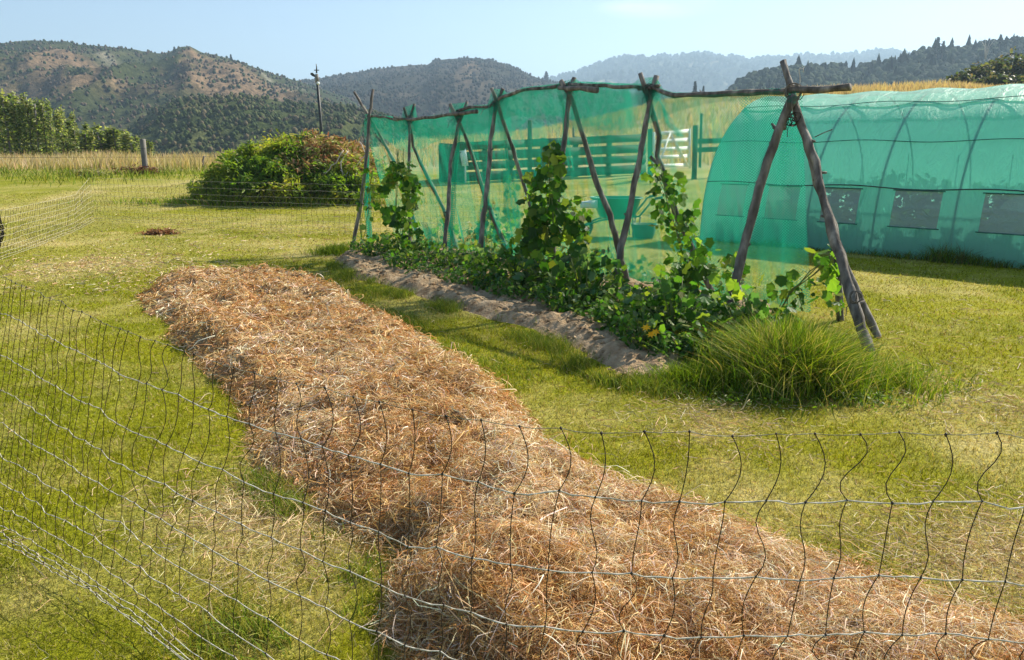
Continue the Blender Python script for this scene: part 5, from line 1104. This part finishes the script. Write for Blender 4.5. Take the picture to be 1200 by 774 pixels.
# pines and trees one can tell apart on the skylines
def conifer(px, pyt, pyb, y, label, wide=.3, name='pine_tree'):
    b0 = PY(px, pyb, y); t0 = PY(px, pyt, y); H_ = t0[2] - b0[2]; o = empty(name, b0); tag(o, label, 'tree'); MB().tube([(0, 0, -2), (0, 0, H_ * .95)], [H_ * .035, H_ * .01], 6).build('trunk', M['bark'], o)
    n = 900; u = rng.random(n) ** .8; tier = .65 + .35 * np.sin(u * 32); rad = H_ * wide * (1 - u) ** .8 * tier + .02 * H_; th = rng.uniform(0, 6.28, n); rr = rad * rng.random(n) ** .4
    leaves('crown', np.stack([rr * np.cos(th), rr * np.sin(th), H_ * (.08 + .92 * u)], 1), rng.uniform(.05, .10, n) * H_, jitcol([(.015, .03, .014), (.03, .05, .02)], n, .3), M['distant_foliage'], o, OVAL, seed=int(px), spread=.8, droop=.3)
conifer(1097, 44, 66, 480, 'tallest dark pine breaking the skyline above the tunnel'); conifer(1104, 49, 66, 482, 'smaller pine just right of the tallest skyline pine')
conifer(1171, 41, 56, 470, 'pointed pine on the right skyline left of the bare branches'); conifer(1178, 43, 56, 472, 'squat pine near the top of the right skyline', .5); conifer(1190, 42, 56, 470, 'dark pine nearest the right edge of the skyline', .35)
conifer(1158, 46, 60, 470, 'low dark pine left of the pointed pine on the right skyline', .4)
conifer(814, 96, 112, 400, 'narrow dark pine in the valley above the gate', .22); conifer(824, 101, 112, 400, 'short dark pine in the valley right of the narrow one', .22); conifer(640, 84, 98, 900, 'round topped tree alone on the saddle between the dark hill and the far range', .5, 'round_tree')
conifer(205, 55, 64, 600, 'small dark tree on the crest of the left hill', .5); conifer(271, 64, 73, 600, 'small dark pine right of the rocky crest of the left hill', .35)
bt = PY(1156, 60, 300); BT = empty('bare_tree', bt); tag(BT, 'leafless pale tree against the sky on the right hill', 'tree')
for dx in (-3, -1.2, 1, 2.8): MB().tube([(0, 0, -3), (dx * .3, 0, 1.5), (dx, 0, 4.6)], [.2, .12, .04], 5).build('limb', M['pale_stick'], BT)
# near shrubs on the right above the tunnel
def shrub(px, pyt, y, w, label, k):
    t0 = PY(px, pyt, y); g = float(terrain(t0[0], y)) - 1.5; H_ = t0[2] - g; o = empty('flowering_shrub', (t0[0], y, g)); tag(o, label, 'shrub', 'shrubs on the bank above the tunnel')
    n = 1500; v = unit(rng.normal(size=(n, 3))); v[:, 2] = np.abs(v[:, 2]); rr = .65 + .5 * fbm(v[:, 0] * 3 + k, v[:, 2] * 3 + v[:, 1] * 2, 2); P = v * rr[:, None] * [w / 2, w / 2, H_ * .5] * rng.uniform(.6, 1, (n, 1)) + [0, 0, H_ * .5]
    leaves('crown', P, rng.uniform(.25, .5, n), jitcol([(.06, .075, .03), (.09, .10, .045), (.12, .10, .06), (.04, .055, .02)], n, .3), M['leaf'], o, OVAL, seed=k)
    MB().tube([(0, 0, -1), (0, 0, H_ * .5)], [.15, .08], 6).build('trunk', M['bark'], o)
    n = 26; leaves('blossom', P[:n] * 1.02, rng.uniform(.18, .4, n), jitcol([(.7, .68, .62)], n, .1), M['distant_foliage'], o, OVAL, seed=k + 5)
for k, (px, pt, y, w, lb) in enumerate([(1128, 82, 84, 3.4, 'leftmost low shrub at the right end of the dry ridge grass'), (1146, 70, 86, 4.5, 'olive shrub second from the left above the tunnel'), (1166, 62, 88, 5, 'tall olive shrub below the bare tree'),
                                        (1188, 58, 90, 5.2, 'tall dull shrub near the right edge above the tunnel'), (1212, 58, 88, 5, 'rightmost shrub cut by the right edge above the tunnel'), (1176, 84, 80, 4.2, 'low shrub with white flecks just over the tunnel roof'), (1204, 82, 80, 4.2, 'low dark shrub at the right edge just over the tunnel roof'), (1152, 88, 81, 3.5, 'low rounded shrub between the dry grass and the white flecked shrub')]):
    shrub(px, pt, y, w, lb, k)
